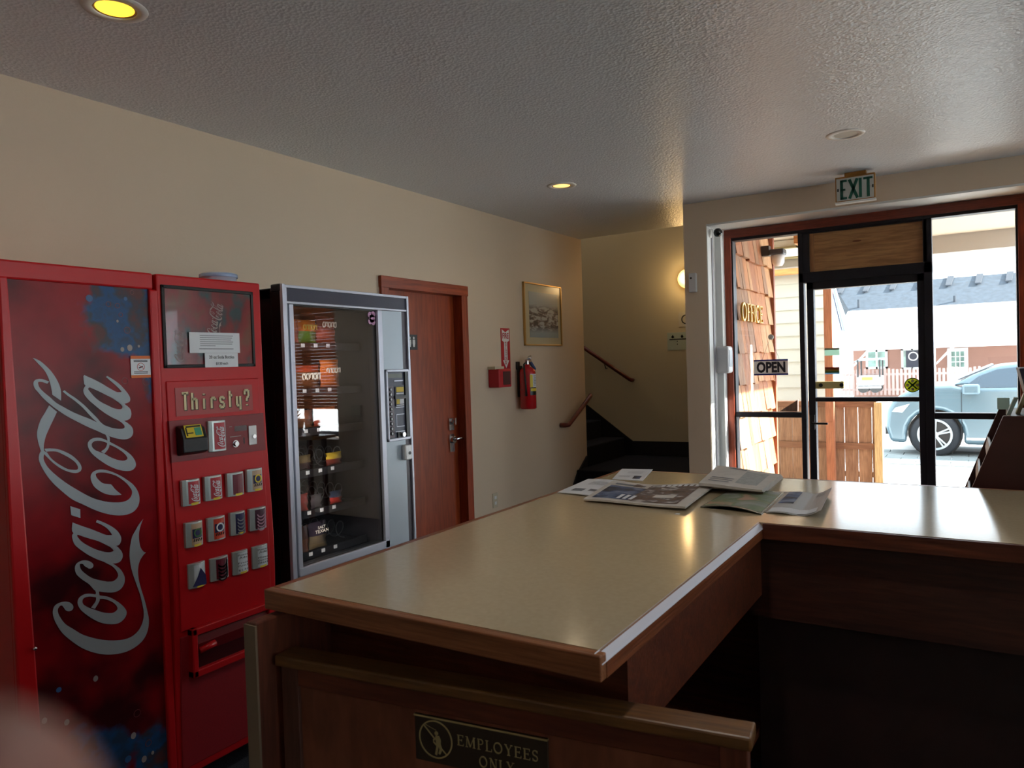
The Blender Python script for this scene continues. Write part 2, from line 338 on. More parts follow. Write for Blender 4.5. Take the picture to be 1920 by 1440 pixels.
# ------------------------------------------------------------------ door in the left wall (restroom)
D0, D1, DT = 3.575, 4.525, 2.127
cs = MB(); cs.box((XW, D0, 0), (XW+.022, D0+.075, DT)); cs.box((XW, D1-.075, 0), (XW+.022, D1, DT))
d = struct('door_1', cs, M_CASE, .003)
c = MB().box((XW, D0-.004, DT-.075), (XW+.026, D1+.004, DT)).build('head_casing', M_CASEX, d, .003)
j = MB().box((XW-.14, D0+.06, 0), (XW+.004, D0+.075, DT-.06)).box((XW-.14, D1-.075, 0), (XW+.004, D1-.062, DT-.06)).box((XW-.14, D0+.06, DT-.075), (XW+.004, D1-.06, DT-.062)).build('jamb', M_CASE, d)
s_ = MB().box((XW-.10, D0+.075, 0.01), (XW-.06, D1-.075, DT-.075)).build('door_slab', M_DOOR, d)
px = XW-.06
lk = MB(); y0 = D1-.155
lk.box((px, y0-.03, 1.06), (px+.012, y0+.03, 1.15)); lk.cyl((px, y0, 1.125), (px+.03, y0, 1.125), .018)
lk.box((px+.012, y0-.006, 1.10), (px+.05, y0+.006, 1.15))
lk.cyl((px, y0, .99), (px+.035, y0, .99), .026); lk.tube([(px+.035, y0, .99), (px+.055, y0-.005, .995), (px+.058, y0+.04, 1.0), (px+.05, y0+.095, .985)], .009)
lk.box((px, y0-.028, .90), (px+.01, y0+.028, 1.03)); lk.build('door_lock', M_CHROME, d, .002)
f = Fr(at(769, 656, 0, px+.001), (0, 1, 0), (0, 0, 1))
rs = tag(f.bx(MB(), -.09, 0, .075, .105, 0, .006).build('restroom_sign', M_BLACK, bevel=.001), 'small black restroom sign with two white figures on the brown door', 'sign')
mk = MB()
for cx in (-.008, .035):
    f.disc(mk, cx, .082, .009, .006, .0075, 12); f.poly(mk, [(cx-.012, .07), (cx+.012, .07), (cx+.013, .045), (cx+.007, .02), (cx-.007, .02), (cx-.013, .045)], .006, .0075)
mk.build('figure_marks', M_WHITE, rs)
# ------------------------------------------------------------------ soda machine
SX = -2.40; SY0, SY1, SH = 1.035, 1.968, 1.88
M_RED = mat('cola_red_enamel', (192, 22, 28), .32, spec=.35); M_RED2 = mat('cola_red_frame', (184, 22, 28), .38, spec=.3)
M_REDSP = mat('speckled_red_panel', (150, 24, 32), .5, var=.15, vs=300)
sm = thing('soda_vending_machine', (-2.8, 1.5, 0), 'large red soda vending machine with a white script logo and select buttons', 'vending machine')
def sp(px, py, dx=0): return at(px, py, 0, SX+dx)
# cabinet body and door with bowed lower right column
MB().box((-3.19, SY0+.004, .06), (SX-.14, SY1-.004, SH-.005)).build('cabinet', M_RED2, sm, .008)
for yy in (SY0+.08, SY1-.08):
    for xx in (-3.1, SX-.2): MB().cyl((xx, yy, 0), (xx, yy, .07), .022).build('leg', M_BLACK, sm)
YM = 1.515
def bulge(z): return .028*math.exp(-((z-.80)/.42)**2)
def bowed(y0, y1, z0, z1, d0, d1, n=16, b=1):
    mb = MB(); vs = []
    for i in range(n+1):
        z = z0+(z1-z0)*i/n
        for x, y in ((d0, y0), (d0, y1), (d1+b*bulge(z), y1), (d1+b*bulge(z), y0)): vs.append((SX+x, y, z))
    fs = [(0, 1, 2, 3), tuple(4*n+q for q in (3, 2, 1, 0))]
    for i in range(n):
        for k in range(4): fs.append((4*i+k, 4*i+(k+1) % 4, 4*i+4+(k+1) % 4, 4*i+4+k))
    mb.add(vs, fs); return mb
fr = MB().box((SX-.14, SY0, .09), (SX-.012, YM, SH))
fr.box((SX-.02, SY0, SH-.057), (SX, YM, SH)); fr.box((SX-.02, SY0, .09), (SX, YM, .13))
fr.prism([(SX-.02, 1.497, .13), (SX-.02, YM+.012, .13), (SX-.02, YM+.012, SH-.057), (SX-.02, 1.497, SH-.057)], (.026, 0, 0))
a = at(14, 519, 0, SX); b_ = at(50, 1000, 0, SX); c_ = at(75, 1336, 0, SX)
fr.prism([(SX-.02, SY0, .1), (SX-.02, c_.y+.006, .1), (SX-.02, c_.y, c_.z), (SX-.02, b_.y, b_.z), (SX-.02, a.y, SH-.05), (SX-.02, SY0, SH-.05)], (.022, 0, 0))
fr.build('door_frame', M_RED, sm, .006)
# left graphic panel
def splash_mat():
    k = NT('panel_graphic'); v = k.coord()
    base = k.n('ShaderNodeTexNoise', Scale=3.2, Detail=3.0); k.l(v, base.inputs['Vector'])
    c = k.ramp(base.outputs[0], ((.36, lin((54, 12, 18))), (.47, lin((118, 12, 20))), (.62, lin((150, 14, 24)))))
    tc = k.n('ShaderNodeTexCoord'); sep = k.n('ShaderNodeSeparateXYZ'); k.l(tc.outputs['Object'], sep.inputs[0])
    wob = k.n('ShaderNodeTexNoise', Scale=9.0, Detail=5.0); k.l(v, wob.inputs['Vector'])
    fine = k.n('ShaderNodeTexNoise', Scale=11.0, Detail=4.0); k.l(v, fine.inputs['Vector'])
    blue = k.ramp(fine.outputs[0], ((.36, lin((44, 62, 88))), (.47, lin((34, 78, 126))), (.54, lin((56, 60, 74))), (.64, lin((92, 52, 50)))))
    def blob(cy, cz, ry, rz):
        m = k.n('ShaderNodeVectorMath', operation='DISTANCE')
        sc = k.n('ShaderNodeVectorMath', operation='MULTIPLY'); k.l(tc.outputs['Object'], sc.inputs[0]); sc.inputs[1].default_value = (0, 1/ry, 1/rz)
        k.l(sc.outputs[0], m.inputs[0]); m.inputs[1].default_value = (0, cy/ry, cz/rz)
        a = k.n('ShaderNodeMath', operation='MULTIPLY_ADD'); k.l(wob.outputs[0], a.inputs[0]); a.inputs[1].default_value = 1.6; 
        k.l(m.outputs['Value'], a.inputs[2])
        return k.ramp(a.outputs[0], ((.0, (1,)*4), (.84, (1,)*4), (.98, (0, 0, 0, 1)))) if False else _fall(k, a.outputs[0])
    def _fall(k, s):
        mr = k.n('ShaderNodeMapRange'); k.l(s, mr.inputs[0]); mr.inputs[1].default_value = 1.62; mr.inputs[2].default_value = 1.86; mr.inputs[3].default_value = 1; mr.inputs[4].default_value = 0; return mr.outputs[0]
    oy = -1.5
    for cy, cz, ry, rz in ((1.43, 1.74, .13, .16), (1.50, 1.66, .05, .2), (1.25, .28, .16, .13), (1.46, .2, .1, .14)):
        c = k.mix(blob(cy+oy, cz, ry, rz), c, blue)
    k.l(c, k.b.inputs['Base Color']); k.b.inputs['Roughness'].default_value = .28; k.b.inputs['Specular IOR Level'].default_value = .22; return k.m
pan = [(SX-.012, a.y, SH-.057), (SX-.012, b_.y, b_.z), (SX-.012, c_.y, c_.z), (SX-.012, c_.y+.006, .13), (SX-.012, 1.497, .13), (SX-.012, 1.497, SH-.057)]
gp = MB().prism(pan, (.006, 0, 0)).build('graphic_panel', splash_mat(), sm)
M_SILVER = mat('silver_print', (158, 164, 168), .45, .15)
# script logo, as pairs of edge points of each pen stroke
def k1(x, y): return (40+x/7.2, 650+y/7.2)
def k2(x, y): return (40+x/7.2, 820+y/7.2)
def k3(x, y): return (80+x/6, 1000+y/6)
RIB = [
 (k1, [(165,150,165,150),(238,228,262,192),(325,325,370,285),(378,430,442,370),(405,520,505,475),(420,590,540,570),(428,645,548,660),(430,650,546,730)]),
 (k1, [(385,792,492,880),(330,890,450,970),(270,990,395,1085),(230,1110,345,1200),(222,1200,322,1285),(240,1300,312,1370),(275,1410,322,1420)]),
 (k2, [(270,190,330,185),(250,240,312,255),(248,310,312,300),(285,400,345,370),(350,510,400,440),(440,620,500,530),(560,730,620,620),(700,840,740,695),(850,910,880,775),(1000,980,1000,830),(1150,1030,1130,865),(1300,1055,1250,880),(1430,1045,1370,875),(1530,1000,1450,845),(1590,920,1495,790),(1605,820,1505,730),(1580,725,1480,680),(1520,640,1430,620),(1430,570,1370,570),(1330,510,1280,515),(1200,455,1160,480),(1080,435,1080,475),(990,460,1030,485),(950,510,1015,510),(950,575,1040,560),(990,660,1110,620),(1060,720,1190,632),(1150,765,1225,640),(1250,782,1280,705),(1360,778,1360,772)]),
 (k2, [(320,155,345,195),(400,150,400,190),(500,160,490,195),(600,195,580,235),(700,250,670,285),(785,330,740,340),(822,400,775,400),(810,455,765,435),(750,482,720,440),(660,470,640,430),(560,430,560,390),(470,370,480,340),(390,300,410,280),(330,240,360,210),(290,200,340,195)]),
 (k1, [(360,500,385,470),(330,490,300,440),(285,475,240,436),(240,478,190,455),(240,515,172,500),(262,560,190,560),(320,620,240,620),(400,685,310,700),(480,757,400,780),(580,815,500,855),(700,880,620,935),(820,932,760,1010),(920,970,900,1080),(1030,1020,1040,1140),(1130,1060,1150,1190),(1240,1098,1280,1235),(1340,1110,1400,1252),(1395,1100,1482,1228),(1402,1070,1518,1170),(1370,1030,1508,1095),(1310,990,1450,1035),(1250,958,1390,998)]),
 (k1, [(590,588,568,605),(660,640,640,665),(750,700,730,730),(860,790,830,815),(950,880,905,895),(1030,960,970,965),(1080,1020,1020,1010),(1130,1060,1050,1040)]),
 (k1, [(880,522,935,548),(848,575,910,568),(858,640,940,612),(920,720,1010,690),(1000,790,1090,750),(1100,870,1180,795),(1200,935,1260,832),(1300,985,1340,845),(1390,1002,1372,825),(1470,975,1350,775),(1495,910,1300,735),(1475,835,1240,700),(1400,772,1200,680)]),
 (k1, [(860,380,848,398),(885,395,852,465),(930,415,870,520),(1000,447,960,560),(1100,500,1060,605),(1200,560,1160,655),(1300,612,1260,705),(1365,612,1350,760),(1450,640,1400,770)]),
 (k1, [(1170,395,1150,408),(1260,450,1205,455),(1340,510,1280,520),(1405,580,1340,580),(1452,640,1365,620),(1478,695,1360,680),(1468,745,1350,720),(1400,772,1330,752)]),
 (k2, [(1200,58,1165,75),(1100,15,1090,50),(1030,5,1020,48),(960,20,985,60),(912,65,960,90),(908,120,968,135),(940,190,1010,175),(1000,255,1070,200),(1100,330,1135,225),(1200,390,1220,272),(1310,435,1320,308),(1420,455,1400,315),(1505,443,1440,290),(1553,390,1430,255),(1545,320,1390,210),(1490,240,1330,165),(1400,170,1270,130),(1300,112,1215,105),(1200,60,1165,80)]),
 (k2, [(1200,60,1165,60),(1198,110,1165,100),(1180,160,1140,150),(1130,222,1085,190)]),
 (k1, [(1145,1185,1200,1215),(1168,1240,1203,1250),(1172,1290,1203,1300)]),
 (k3, [(375,-15,420,10),(342,15,397,20),(342,60,405,48),(370,130,460,105),(440,190,560,162),(540,255,650,197),(650,305,740,215),(780,340,795,205),(870,325,800,185),(908,265,760,150),(895,205,720,130),(845,148,660,100)]),
 (k2, [(700,1150,697,1175),(750,1170,700,1280),(850,1207,800,1325),(950,1240,920,1365),(1050,1280,1040,1400),(1150,1318,1130,1440),(1220,1322,1200,1475),(1300,1330,1270,1485)]),
 (k2, [(1030,1115,1015,1148),(1120,1150,1090,1180),(1220,1200,1170,1235),(1300,1260,1220,1295),(1350,1335,1230,1320),(1356,1395,1230,1380),(1330,1450,1210,1440),(1284,1470,1180,1460)]),
 (k3, [(572,362,505,385),(552,325,478,368),(490,305,460,347),(430,315,430,345),(382,350,425,365),(370,405,440,410),(390,465,490,458),(450,520,560,503),(530,575,640,527),(590,640,720,543),(640,655,730,545),(740,667,760,545),(820,662,800,540),(885,628,840,510),(925,565,856,470),(928,490,835,420),(890,415,790,372),(840,370,740,345),(790,338,690,318)]),
 (k3, [(590,630,660,540),(605,665,642,650),(605,690,645,690)]),
 (k3, [(650,700,610,722),(540,680,540,713),(470,690,480,725),(415,730,455,755),(400,790,465,800),(430,855,525,838),(490,910,590,860),(580,970,660,885),(680,1012,730,898),(790,1024,800,895),(870,1008,845,860),(930,955,840,820),(952,890,800,780),(920,830,750,755),(850,770,690,738),(750,718,650,737),(650,700,610,722)]),
 (k3, [(600,680,645,690),(608,720,650,735),(600,770,640,775),(550,838,595,850)]),
 (k3, [(350,830,262,862),(322,785,242,835),(260,770,225,815),(190,785,203,818),(140,820,180,850),(120,885,178,885),(130,950,200,940),(165,1030,260,1020),(230,1125,350,1078),(330,1212,450,1138),(450,1292,560,1175),(580,1342,680,1200),(720,1366,800,1207),(860,1356,920,1196),(980,1320,1010,1162),(1090,1250,1080,1100),(1160,1165,1120,1030),(1195,1065,1140,960),(1200,960,1143,880),(1180,860,1128,800),(1150,740,1102,690),(1112,620,1060,570),(1086,510,1025,470),(1080,400,998,370),(1100,310,985,270),(1140,245,984,240),(1166,217,985,215),(1140,205,986,190),(1105,150,992,140),(1090,60,1013,40),(1092,-15,1050,-30),(1110,-90,1090,-100),(1139,-163,1139,-163)]),
]
BALLS = [(k3, 538, 363, 36), (k3, 300, 832, 47)]
QUAD = (k2, [(668,930),(802,972),(805,1090),(680,1052)])
def logo_polys():
    """ribbons / discs in panel coordinates (Y, Z)"""
    out = []
    def m(k, x, y): p = at(*k(x, y), 0, SX); return (p.y, p.z)
    for k, ps in RIB:
        q = [m(k, p[0], p[1])+m(k, p[2], p[3]) for p in ps]; out.append(('r', spline(q, 5)))
    for k, cx, cy, r in BALLS: out.append(('p', [m(k, cx+r*1.1*math.cos(t*math.pi/10), cy+r*math.sin(t*math.pi/10)) for t in range(20)]))
    out.append(('p', [m(QUAD[0], *p) for p in QUAD[1]])); return out
LOGO = logo_polys()
_logo_off = .00006
def logo(mb, fn0, step=1):
    """fn maps the panel's (Y, Z) to a world point"""
    for li, (kind, q) in enumerate(LOGO):
        off = _logo_off*li
        fn = (lambda y, z, o_=off: fn0(y, z)+Vector((o_, 0, 0)))
        if kind == 'p': mb.add([fn(*p) for p in q], [tuple(range(len(q)))])
        else:
            q = q[::step]+([q[-1]] if (len(q)-1) % step else []); n = len(q)
            mb.add([fn(p[0], p[1]) for p in q]+[fn(p[2], p[3]) for p in q], [(i, i+1, n+i+1, n+i) for i in range(n-1)])
mb = MB(); logo(mb, lambda y, z: Vector((SX-.0045, y, z))); mb.build('script_logo', M_SILVER, sm)
LY0, LY1, LZ0, LZ1 = 1.14, 1.47, .62, 1.64
def minilogo(mb, fr, x0, y0, x1, y1, z=.001, shear=0, step=3, sideways=False):
    """the same script; upright (rotated) like the panel"""
    def fn(y, z_):
        u = (y-LY0)/(LY1-LY0); v = (z_-LZ0)/(LZ1-LZ0)
        return fr.p(x0+(x1-x0)*u+shear*v, y0+(y1-y0)*v, z)
    logo(mb, fn, step)
# bubbles printed on the panel
f = Fr((SX-.0055, 0, 0), (0, 1, 0), (0, 0, 1)); M_PALE = mat('pale_print', (150, 140, 136), .4); M_BLUEP = mat('blue_print', (44, 90, 140), .4)
for px_, py_, r in ((245, 652, 7), (231, 655, 5), (262, 649, 3), (222, 602, 3), (181, 1273, 6), (127, 1355, 6), (85, 1352, 6), (252, 1380, 7), (272, 1424, 7), (288, 1412, 4)):
    p = sp(px_, py_); f.disc(MB(), p.y, p.z, r*.0013, 0, .0006, 14, r*.0016).build('bubble_print', M_PALE, sm)
for px_, py_, r in ((240, 619, 8), (276, 715, 10), (236, 714, 8), (259, 1338, 9), (280, 1394, 8), (205, 570, 6), (228, 590, 5), (222, 573, 6), (249, 548, 5)):
    p = sp(px_, py_); f.ring(MB(), p.y, p.z, r*.0013, .0016, 0, .0006, 18).build('bubble_ring', mat('dull_red_print', (120, 60, 62), .4), sm)
for px_, py_, r in ((169, 559, 7), (112, 1294, 5), (242, 1424, 7), (237, 560, 4)):
    p = sp(px_, py_); f.disc(MB(), p.y, p.z, r*.0016, 0, .0006, 14).build('blue_bubble_print', M_BLUEP, sm)
p = sp(247, 709); q = sp(282, 667)
f = Fr((SX-.003, p.y, p.z), (0, 1, 0), (0, 0, 1)); ww, hh = q.y-p.y, q.z-p.z
stk = tag(f.bx(MB(), 0, 0, ww, hh, 0, .001).build('warning_sticker', M_PAPER), 'small warning sticker with orange bands on the soda machine graphic', 'sticker')
for v0, v1 in ((.86, 1), (0, .13)): f.bx(MB(), 0, hh*v0, ww, hh*v1, .001, .0015).build('orange_band', mat('orange_print', (222, 110, 40), .5), stk)
mb = MB(); f.ring(mb, ww/2, hh*.5, hh*.17, .0015, .001, .0016, 20); f.line(mb, ww*.35, hh*.62, ww*.66, hh*.4, .0015, .001, .0016)
mb.build('prohibition_mark', mat('red_print', (190, 50, 50), .5), stk)
mb = MB(); f.line(mb, ww*.4, hh*.45, ww*.6, hh*.52, .004, .001, .0014)
for r_ in (.78, .73, .26, .2): f.bx(mb, ww*.15, hh*r_, ww*.85, hh*(r_+.03), .001, .0014)
mb.build('small_text', M_INK, stk)
# right column
bowed(YM+.012, SY1, .09, SH, -.14, 0).build('bowed_column', M_RED, sm, .006)
def col(y0, y1, z0, z1, d0=.0, d1=.01): return bowed(y0, y1, z0, z1, d0-.004, d1)
# display window
q0, q1 = sp(307, 697), sp(474, 543)
y0, y1, z0, z1 = q0.y, q1.y-.005, q0.z+.012, q1.z-.01
f = Fr((SX, y0, z0), (0, 1, 0), (0, 0, 1)); ww, hh = y1-y0, z1-z0
mb = MB()
for a_ in ((0, 0, ww, .012), (0, hh-.012, ww, hh), (0, 0, .012, hh), (ww-.012, 0, ww, hh)): f.bx(mb, a_[0], a_[1], a_[2], a_[3], -.002, .007)
wf = mb.build('window_gasket', mat('black_rubber', (26, 24, 24), .6), sm, .002)
def disp_mat():
    k = NT('display_graphic'); v = k.coord((1, 7, 5)); n = k.n('ShaderNodeTexNoise', Scale=1.3, Detail=3.0); k.l(v, n.inputs['Vector'])
    k.l(k.ramp(n.outputs[0], ((.33, lin((44, 66, 70))), (.44, lin((110, 34, 40))), (.55, lin((130, 40, 44))), (.68, lin((112, 62, 50))))), k.b.inputs['Base Color'])
    k.b.inputs['Roughness'].default_value = .2; k.b.inputs['Coat Weight'].default_value = .5; return k.m
f.bx(MB(), .01, .01, ww-.01, hh-.01, -.002, .003).build('display_window', disp_mat(), sm)
for a_ in ((ww*.44, hh*.40, ww*.60, hh*.86, .0035, .035), (ww*.10, hh*.08, ww*.2, hh*.5, .0035, .01)):
    mb = MB(); minilogo(mb, f, *a_); mb.build('window_logo', mat('faded_silver_print', (150, 128, 124), .4), sm)
for a0, b0, lab, nlines in (((353, 662), (446, 629), 'white typed notice strip taped across the soda machine window', 7), ((382, 689), (443, 666), 'smaller cream price note taped below the typed notice on the soda window', 2)):
    p, q = sp(*a0), sp(*b0); g = Fr((SX+.0085, p.y, p.z), (0, 1, 0), (0, 0, 1)); w_, h_ = q.y-p.y, q.z-p.z+.008
    nt = tag(g.bx(MB(), 0, 0, w_, h_, 0, .0008).build('paper_note', M_PAPER), lab, 'note'); mb = MB()
    if nlines == 2:
        text(mb, g, '20 oz Soda Bottles', w_*.5, h_*.62, h_*.2, .0009, w_*.76, bold=.02, align='CENTER'); text(mb, g, '$1.50 each', w_*.5, h_*.18, h_*.17, .0009, w_*.36, bold=.02, align='CENTER')
    else:
        for i in range(5): g.bx(mb, w_*.2, h_*(.83-.1*i), w_*(.86-.02*(i % 3)), h_*(.86-.1*i), .0008, .0012)
        g.bx(mb, w_*.2, h_*.33, w_*.5, h_*.36, .0008, .0012); g.bx(mb, w_*.18, h_*.18, w_*.86, h_*.22, .0008, .0012)
    mb.build('typed_text', M_GREYINK if nlines != 2 else M_INK, nt)
# Thirsty? sign
p, q = sp(327, 783), sp(469, 719)
z0, z1 = p.z+.004, q.z-.004; y0, y1 = p.y, q.y
col(YM+.03, SY1-.03, .62, q.z+.02, 0, .006).build('front_panel', M_RED, sm, .003)
th = bowed(y0, y1, z0, z1, .0, .008).build('thirsty_sign', mat('faded_red_sign', (168, 56, 54), .3), sm)
bm_ = bulge((z0+z1)/2)
f = Fr((SX+.009+bm_, y0, z0), (0, 1, 0), (0, 0, 1)); ww, hh = y1-y0, z1-z0
TH = {'T': [(0,1,1,1),(.5,0,.5,1)], 'h': [(.1,0,.1,1),(.1,.62,.8,.62),(.8,.62,.8,0)], 'i': [(.5,0,.5,.62),(.5,.84,.5,.92)], 'r': [(.25,0,.25,.62),(.25,.62,.85,.62),(.85,.62,.85,.48)],
      's': [(.85,.5,.85,.64),(.85,.64,.25,.64),(.25,.64,.25,.38),(.25,.38,.85,.28),(.85,.28,.85,.02),(.85,.02,.2,.02),(.2,.02,.2,.18)], 't': [(.4,0,.4,1),(.4,.72,.85,.72)],
      'y': [(.15,.64,.15,.06),(.15,.06,.75,.06),(.75,.64,.75,-.22)], '?': [(.1,.72,.1,.98),(.1,.98,.8,.98),(.8,.98,.8,.6),(.8,.6,.45,.5),(.45,.5,.45,.3),(.45,.1,.45,.02)]}
for i, ch in enumerate('Thirsty?'):
    m1, m2 = MB(), MB()
    cx = ww*(.07+.115*i); cw = ww*.075
    for mm, off, lw, z in ((m1, .003, .012, 0), (m2, 0, .009, .0012)):
        for a_ in TH[ch]: f.line(mm, cx+a_[0]*cw+off, hh*(.2+.6*a_[1])-off, cx+a_[2]*cw+off+1e-4, hh*(.2+.6*a_[3])-off+1e-4, lw, z, z+.001)
    m1.build('letter_shadow', mat('dark_olive_print', (70, 52, 36), .5), th); m2.build('letter', mat('cream_print', (222, 204, 160), .5), th)
# control strip
p, q = sp(325, 870), sp(487, 775)
zc0, zc1 = sp(487, 846).z+.005, sp(487, 765).z
ctl = bowed(YM+.028, SY1-.02, zc0, zc1-.02, 0, .011).build('control_strip', mat('dark_red_panel', (128, 20, 28), .35), sm)
BB = .011+bulge((zc0+zc1)/2)
def cp(px, py): return at(px, py, 0, SX+BB)
p, q = cp(331, 856), cp(375, 794)
mb = MB(); mb.prism([(SX+BB, p.y, p.z), (SX+BB+.045, p.y, p.z+.01), (SX+BB+.045, p.y, p.z+.06), (SX+BB+.03, p.y, q.z-.01), (SX+BB, p.y, q.z)], (0, q.y-p.y, 0))
bv = mb.build('bill_validator', M_BLACK, sm, .006)
g = Fr((SX+BB+.043, p.y+.012, p.z+.065), (0, 1, 0), Vector((-.014, 0, (q.z-.01)-(p.z+.06))))
w_, h_ = q.y-p.y-.03, .046
mb = g.bx(MB(), 0, 0, w_, h_, 0, .002); mb.build('validator_decal', mat('yellow_print', (214, 186, 40), .5), bv)
mb = g.bx(MB(), w_*.55, .006, w_*.93, h_*.75, .002, .003); mb.build('green_print', mat('teal_print', (60, 150, 120), .5), bv)
mb = g.bx(MB(), w_*.1, h_*.8, w_*.93, h_*.92, .002, .003); g.bx(mb, w_*.12, h_*.3, w_*.45, h_*.38, .002, .003); g.bx(mb, w_*.05, h_*.12, w_*.12, h_*.8, .002, .003); mb.build('black_print', M_INK, bv)
def sel(name, px0, py0, px1, py1, face, extras, dx, parent=sm):
    """a select button: curved clear cover with a label; box from its lower left to its upper right pixel"""
    p, q = at(px0, py0, 0, SX+dx), at(px1, py1, 0, SX+dx)
    b = bulge((p.z+q.z)/2); y0, y1, z0, z1 = p.y, q.y, p.z, q.z; n = 6; vs = []; fs = []
    for i in range(n+1):
        t = i/n; y = y0+(y1-y0)*t; xx = SX+dx+.010+.012*math.sin(math.pi*t)
        vs += [(SX+dx-.004, y, z0), (SX+dx-.004, y, z1), (xx, y, z1), (xx, y, z0)]
    for i in range(n):
        for k in range(4): fs.append((4*i+k, 4*i+(k+1) % 4, 4*i+4+(k+1) % 4, 4*i+4+k))
    fs += [(0, 1, 2, 3), tuple(4*n+k for k in (3, 2, 1, 0))]
    mb = MB(); mb.add(vs, fs); mb.mi = [0]*len(fs)
    o = mb.build(name, M_BTN, parent, .002)
    g = Fr((SX+dx+.0225, y0, z0), (0, 1, 0), (0, 0, 1)); w_, h_ = y1-y0, z1-z0
    # printed face sits just proud of the curved cover
    def cx(u): return .0105+.012*math.sin(math.pi*u)
    def patch(u0, v0, u1, v1, m, nm, lift=.0006):
        k = 5; mm = MB(); v_ = []
        for i in range(k+1):
            u = u0+(u1-u0)*i/k; X = SX+dx+cx(u)+lift
            v_ += [(X, y0+w_*u, z0+h_*v0), (X, y0+w_*u, z0+h_*v1)]
        mm.add(v_, [(2*i, 2*i+2, 2*i+3, 2*i+1) for i in range(k)]); mm.build(nm, m, o)
    patch(.24, .07, .9, .93, face, 'label_print')
    for ex in extras: ex(patch, g, w_, h_, o)
    return o
M_BTN = mat('silver_button', (190, 200, 198), .3, .35)
YEL = mat('price_yellow', (226, 200, 50), .5)
def e_price(P, g, w, h, o): P(.35, .02, .8, .11, YEL, 'price_tag', .0014)
def e_logo(P, g, w, h, o):
    mb = MB(); minilogo(mb, g, w*.34, h*.15, w*.84, h*.88, .0018, 0, 4); mb.build('script_print', M_PAPER, o)
def e_orb(c1, c2):
    def f_(P, g, w, h, o):
        P(.28, .35, .86, .72, c1, 'dark_swirl', .0012)
        mb = MB(); g.ring(mb, w*.56, h*.56, w*.19, w*.07, .0015, .003, 18); mb.build('ring_print', c2, o)
        mb = MB()
        for i in range(4): g.line(mb, w*(.32+.13*i), h*.22, w*(.38+.13*i), h*.33, w*.045, .0012, .003)
        mb.build('word_print', M_INK, o)
    return f_
def e_hand(lines):
    def f_(P, g, w, h, o):
        mb = MB()
        for s_, v in lines: text(mb, g, s_, w*.54, h*v, h*.085, .0016, w*min(.66, .17*len(s_)), align='CENTER')
        mb.build('handwriting', M_INK, o)
    return f_
def e_swirl(c):
    def f_(P, g, w, h, o):
        mb = MB()
        for i in range(5): g.ring(mb, w*.55, h*(.2+.15*i), w*.24, w*.06, .001, .0025, 14, 200, 380)
        mb.build('swirl_print', c, o)
    return f_
cR = mat('can_red', (178, 24, 40), .4); cMar = mat('can_maroon', (110, 20, 40), .4); cDk = mat('can_dark_maroon', (70, 16, 44), .4)
cBei = mat('can_beige', (190, 160, 130), .45); cNavy = mat('can_navy', (36, 34, 84), .4); cOr = mat('can_orange', (210, 70, 40), .4)
cGry = mat('can_grey', (130, 130, 136), .4); cPap = mat('label_paper', (214, 222, 226), .6); cGreen = mat('can_green', (70, 120, 60), .5)
sel('display_can', 389, 848, 419, 787, cR, [e_logo], BB-.002)
BT = [  # pixels left,bottom,right,top ; face ; extras
 (340, 954, 371, 888, cR, [e_logo, e_price]), (382, 944, 412, 881, cR, [e_logo, e_price]), (424, 936, 453, 875, cMar, [e_price]), (461, 927, 488, 868, cBei, [e_orb(cNavy, YEL), e_price]),
 (346, 1032, 376, 966, cBei, [e_orb(cNavy, cGreen), e_price]), (388, 1020, 418, 957, cOr, [e_orb(cNavy, M_PAPER)]), (430, 1009, 456, 948, cNavy, [e_swirl(cGry), e_price]), (466, 1000, 495, 940, cDk, [e_swirl(mat('pale_pink_print', (190, 140, 160), .5))]),
 (351, 1109, 381, 1042, cPap, [e_price]), (392, 1095, 424, 1031, cMar, [e_swirl(mat('peach_print', (200, 150, 120), .5)), e_swirl(cGry)]),
 (434, 1083, 461, 1020, cPap, [e_hand([('Power', .80), ('Ade', .68), ('Fruit', .46), ('Punch', .34), ('$1.50', .15)]), e_price]), (471, 1071, 498, 1010, cPap, [e_hand([('Power', .80), ('Ade', .68), ('Mixed', .44), ('Berry', .32), ('Blast', .2)]), e_price])]
for i, (x0, yb, x1, yt, fc, ex) in enumerate(BT):
    b = bulge(.95 if i < 4 else (.8 if i < 8 else .65))+.006
    if i == 8:
        def e_mtn(P, g, w, h, o):
            mb = MB(); g.poly(mb, [(w*.1, h*.1), (w*.9, h*.08), (w*.88, h*.45), (w*.6, h*.78), (w*.4, h*.45)], .001, .0022); mb.build('peak_print', cNavy, o)
        ex = ex+[e_mtn]
    o = sel('select_button', x0, yb-4, x1, yt+8, fc, ex, b)
# coin mechanism
g = Fr((SX+BB, cp(428, 845).y, cp(428, 845).z), (0, 1, 0), (0, 0, 1))
y_ = lambda px, py: (cp(px, py).y-g.o.y, cp(px, py).z-g.o.z)
a_ = y_(466, 836); b2 = y_(479, 797)
lkp = g.bx(MB(), a_[0], a_[1]+.003, b2[0], b2[1], 0, .006).build('lock_plate', mat('pale_plate', (205, 205, 205), .35, .3), sm, .002)
c2 = y_(474, 818); g.disc(MB(), c2[0], c2[1], .008, .006, .012, 16).build('lock_cylinder', M_CHROME, lkp)
a_ = y_(441, 832); cr = MB(); g.ring(cr, a_[0], a_[1], .012, .003, 0, .004, 20); g.disc(cr, a_[0], a_[1], .009, 0, .012, 16); cr.build('coin_return', M_CHROME, sm)
a_ = y_(457, 829); g.bx(MB(), a_[0]-.002, a_[1]-.018, a_[0]+.003, a_[1]+.018, 0, .002).build('coin_slot', M_BLACK, sm)
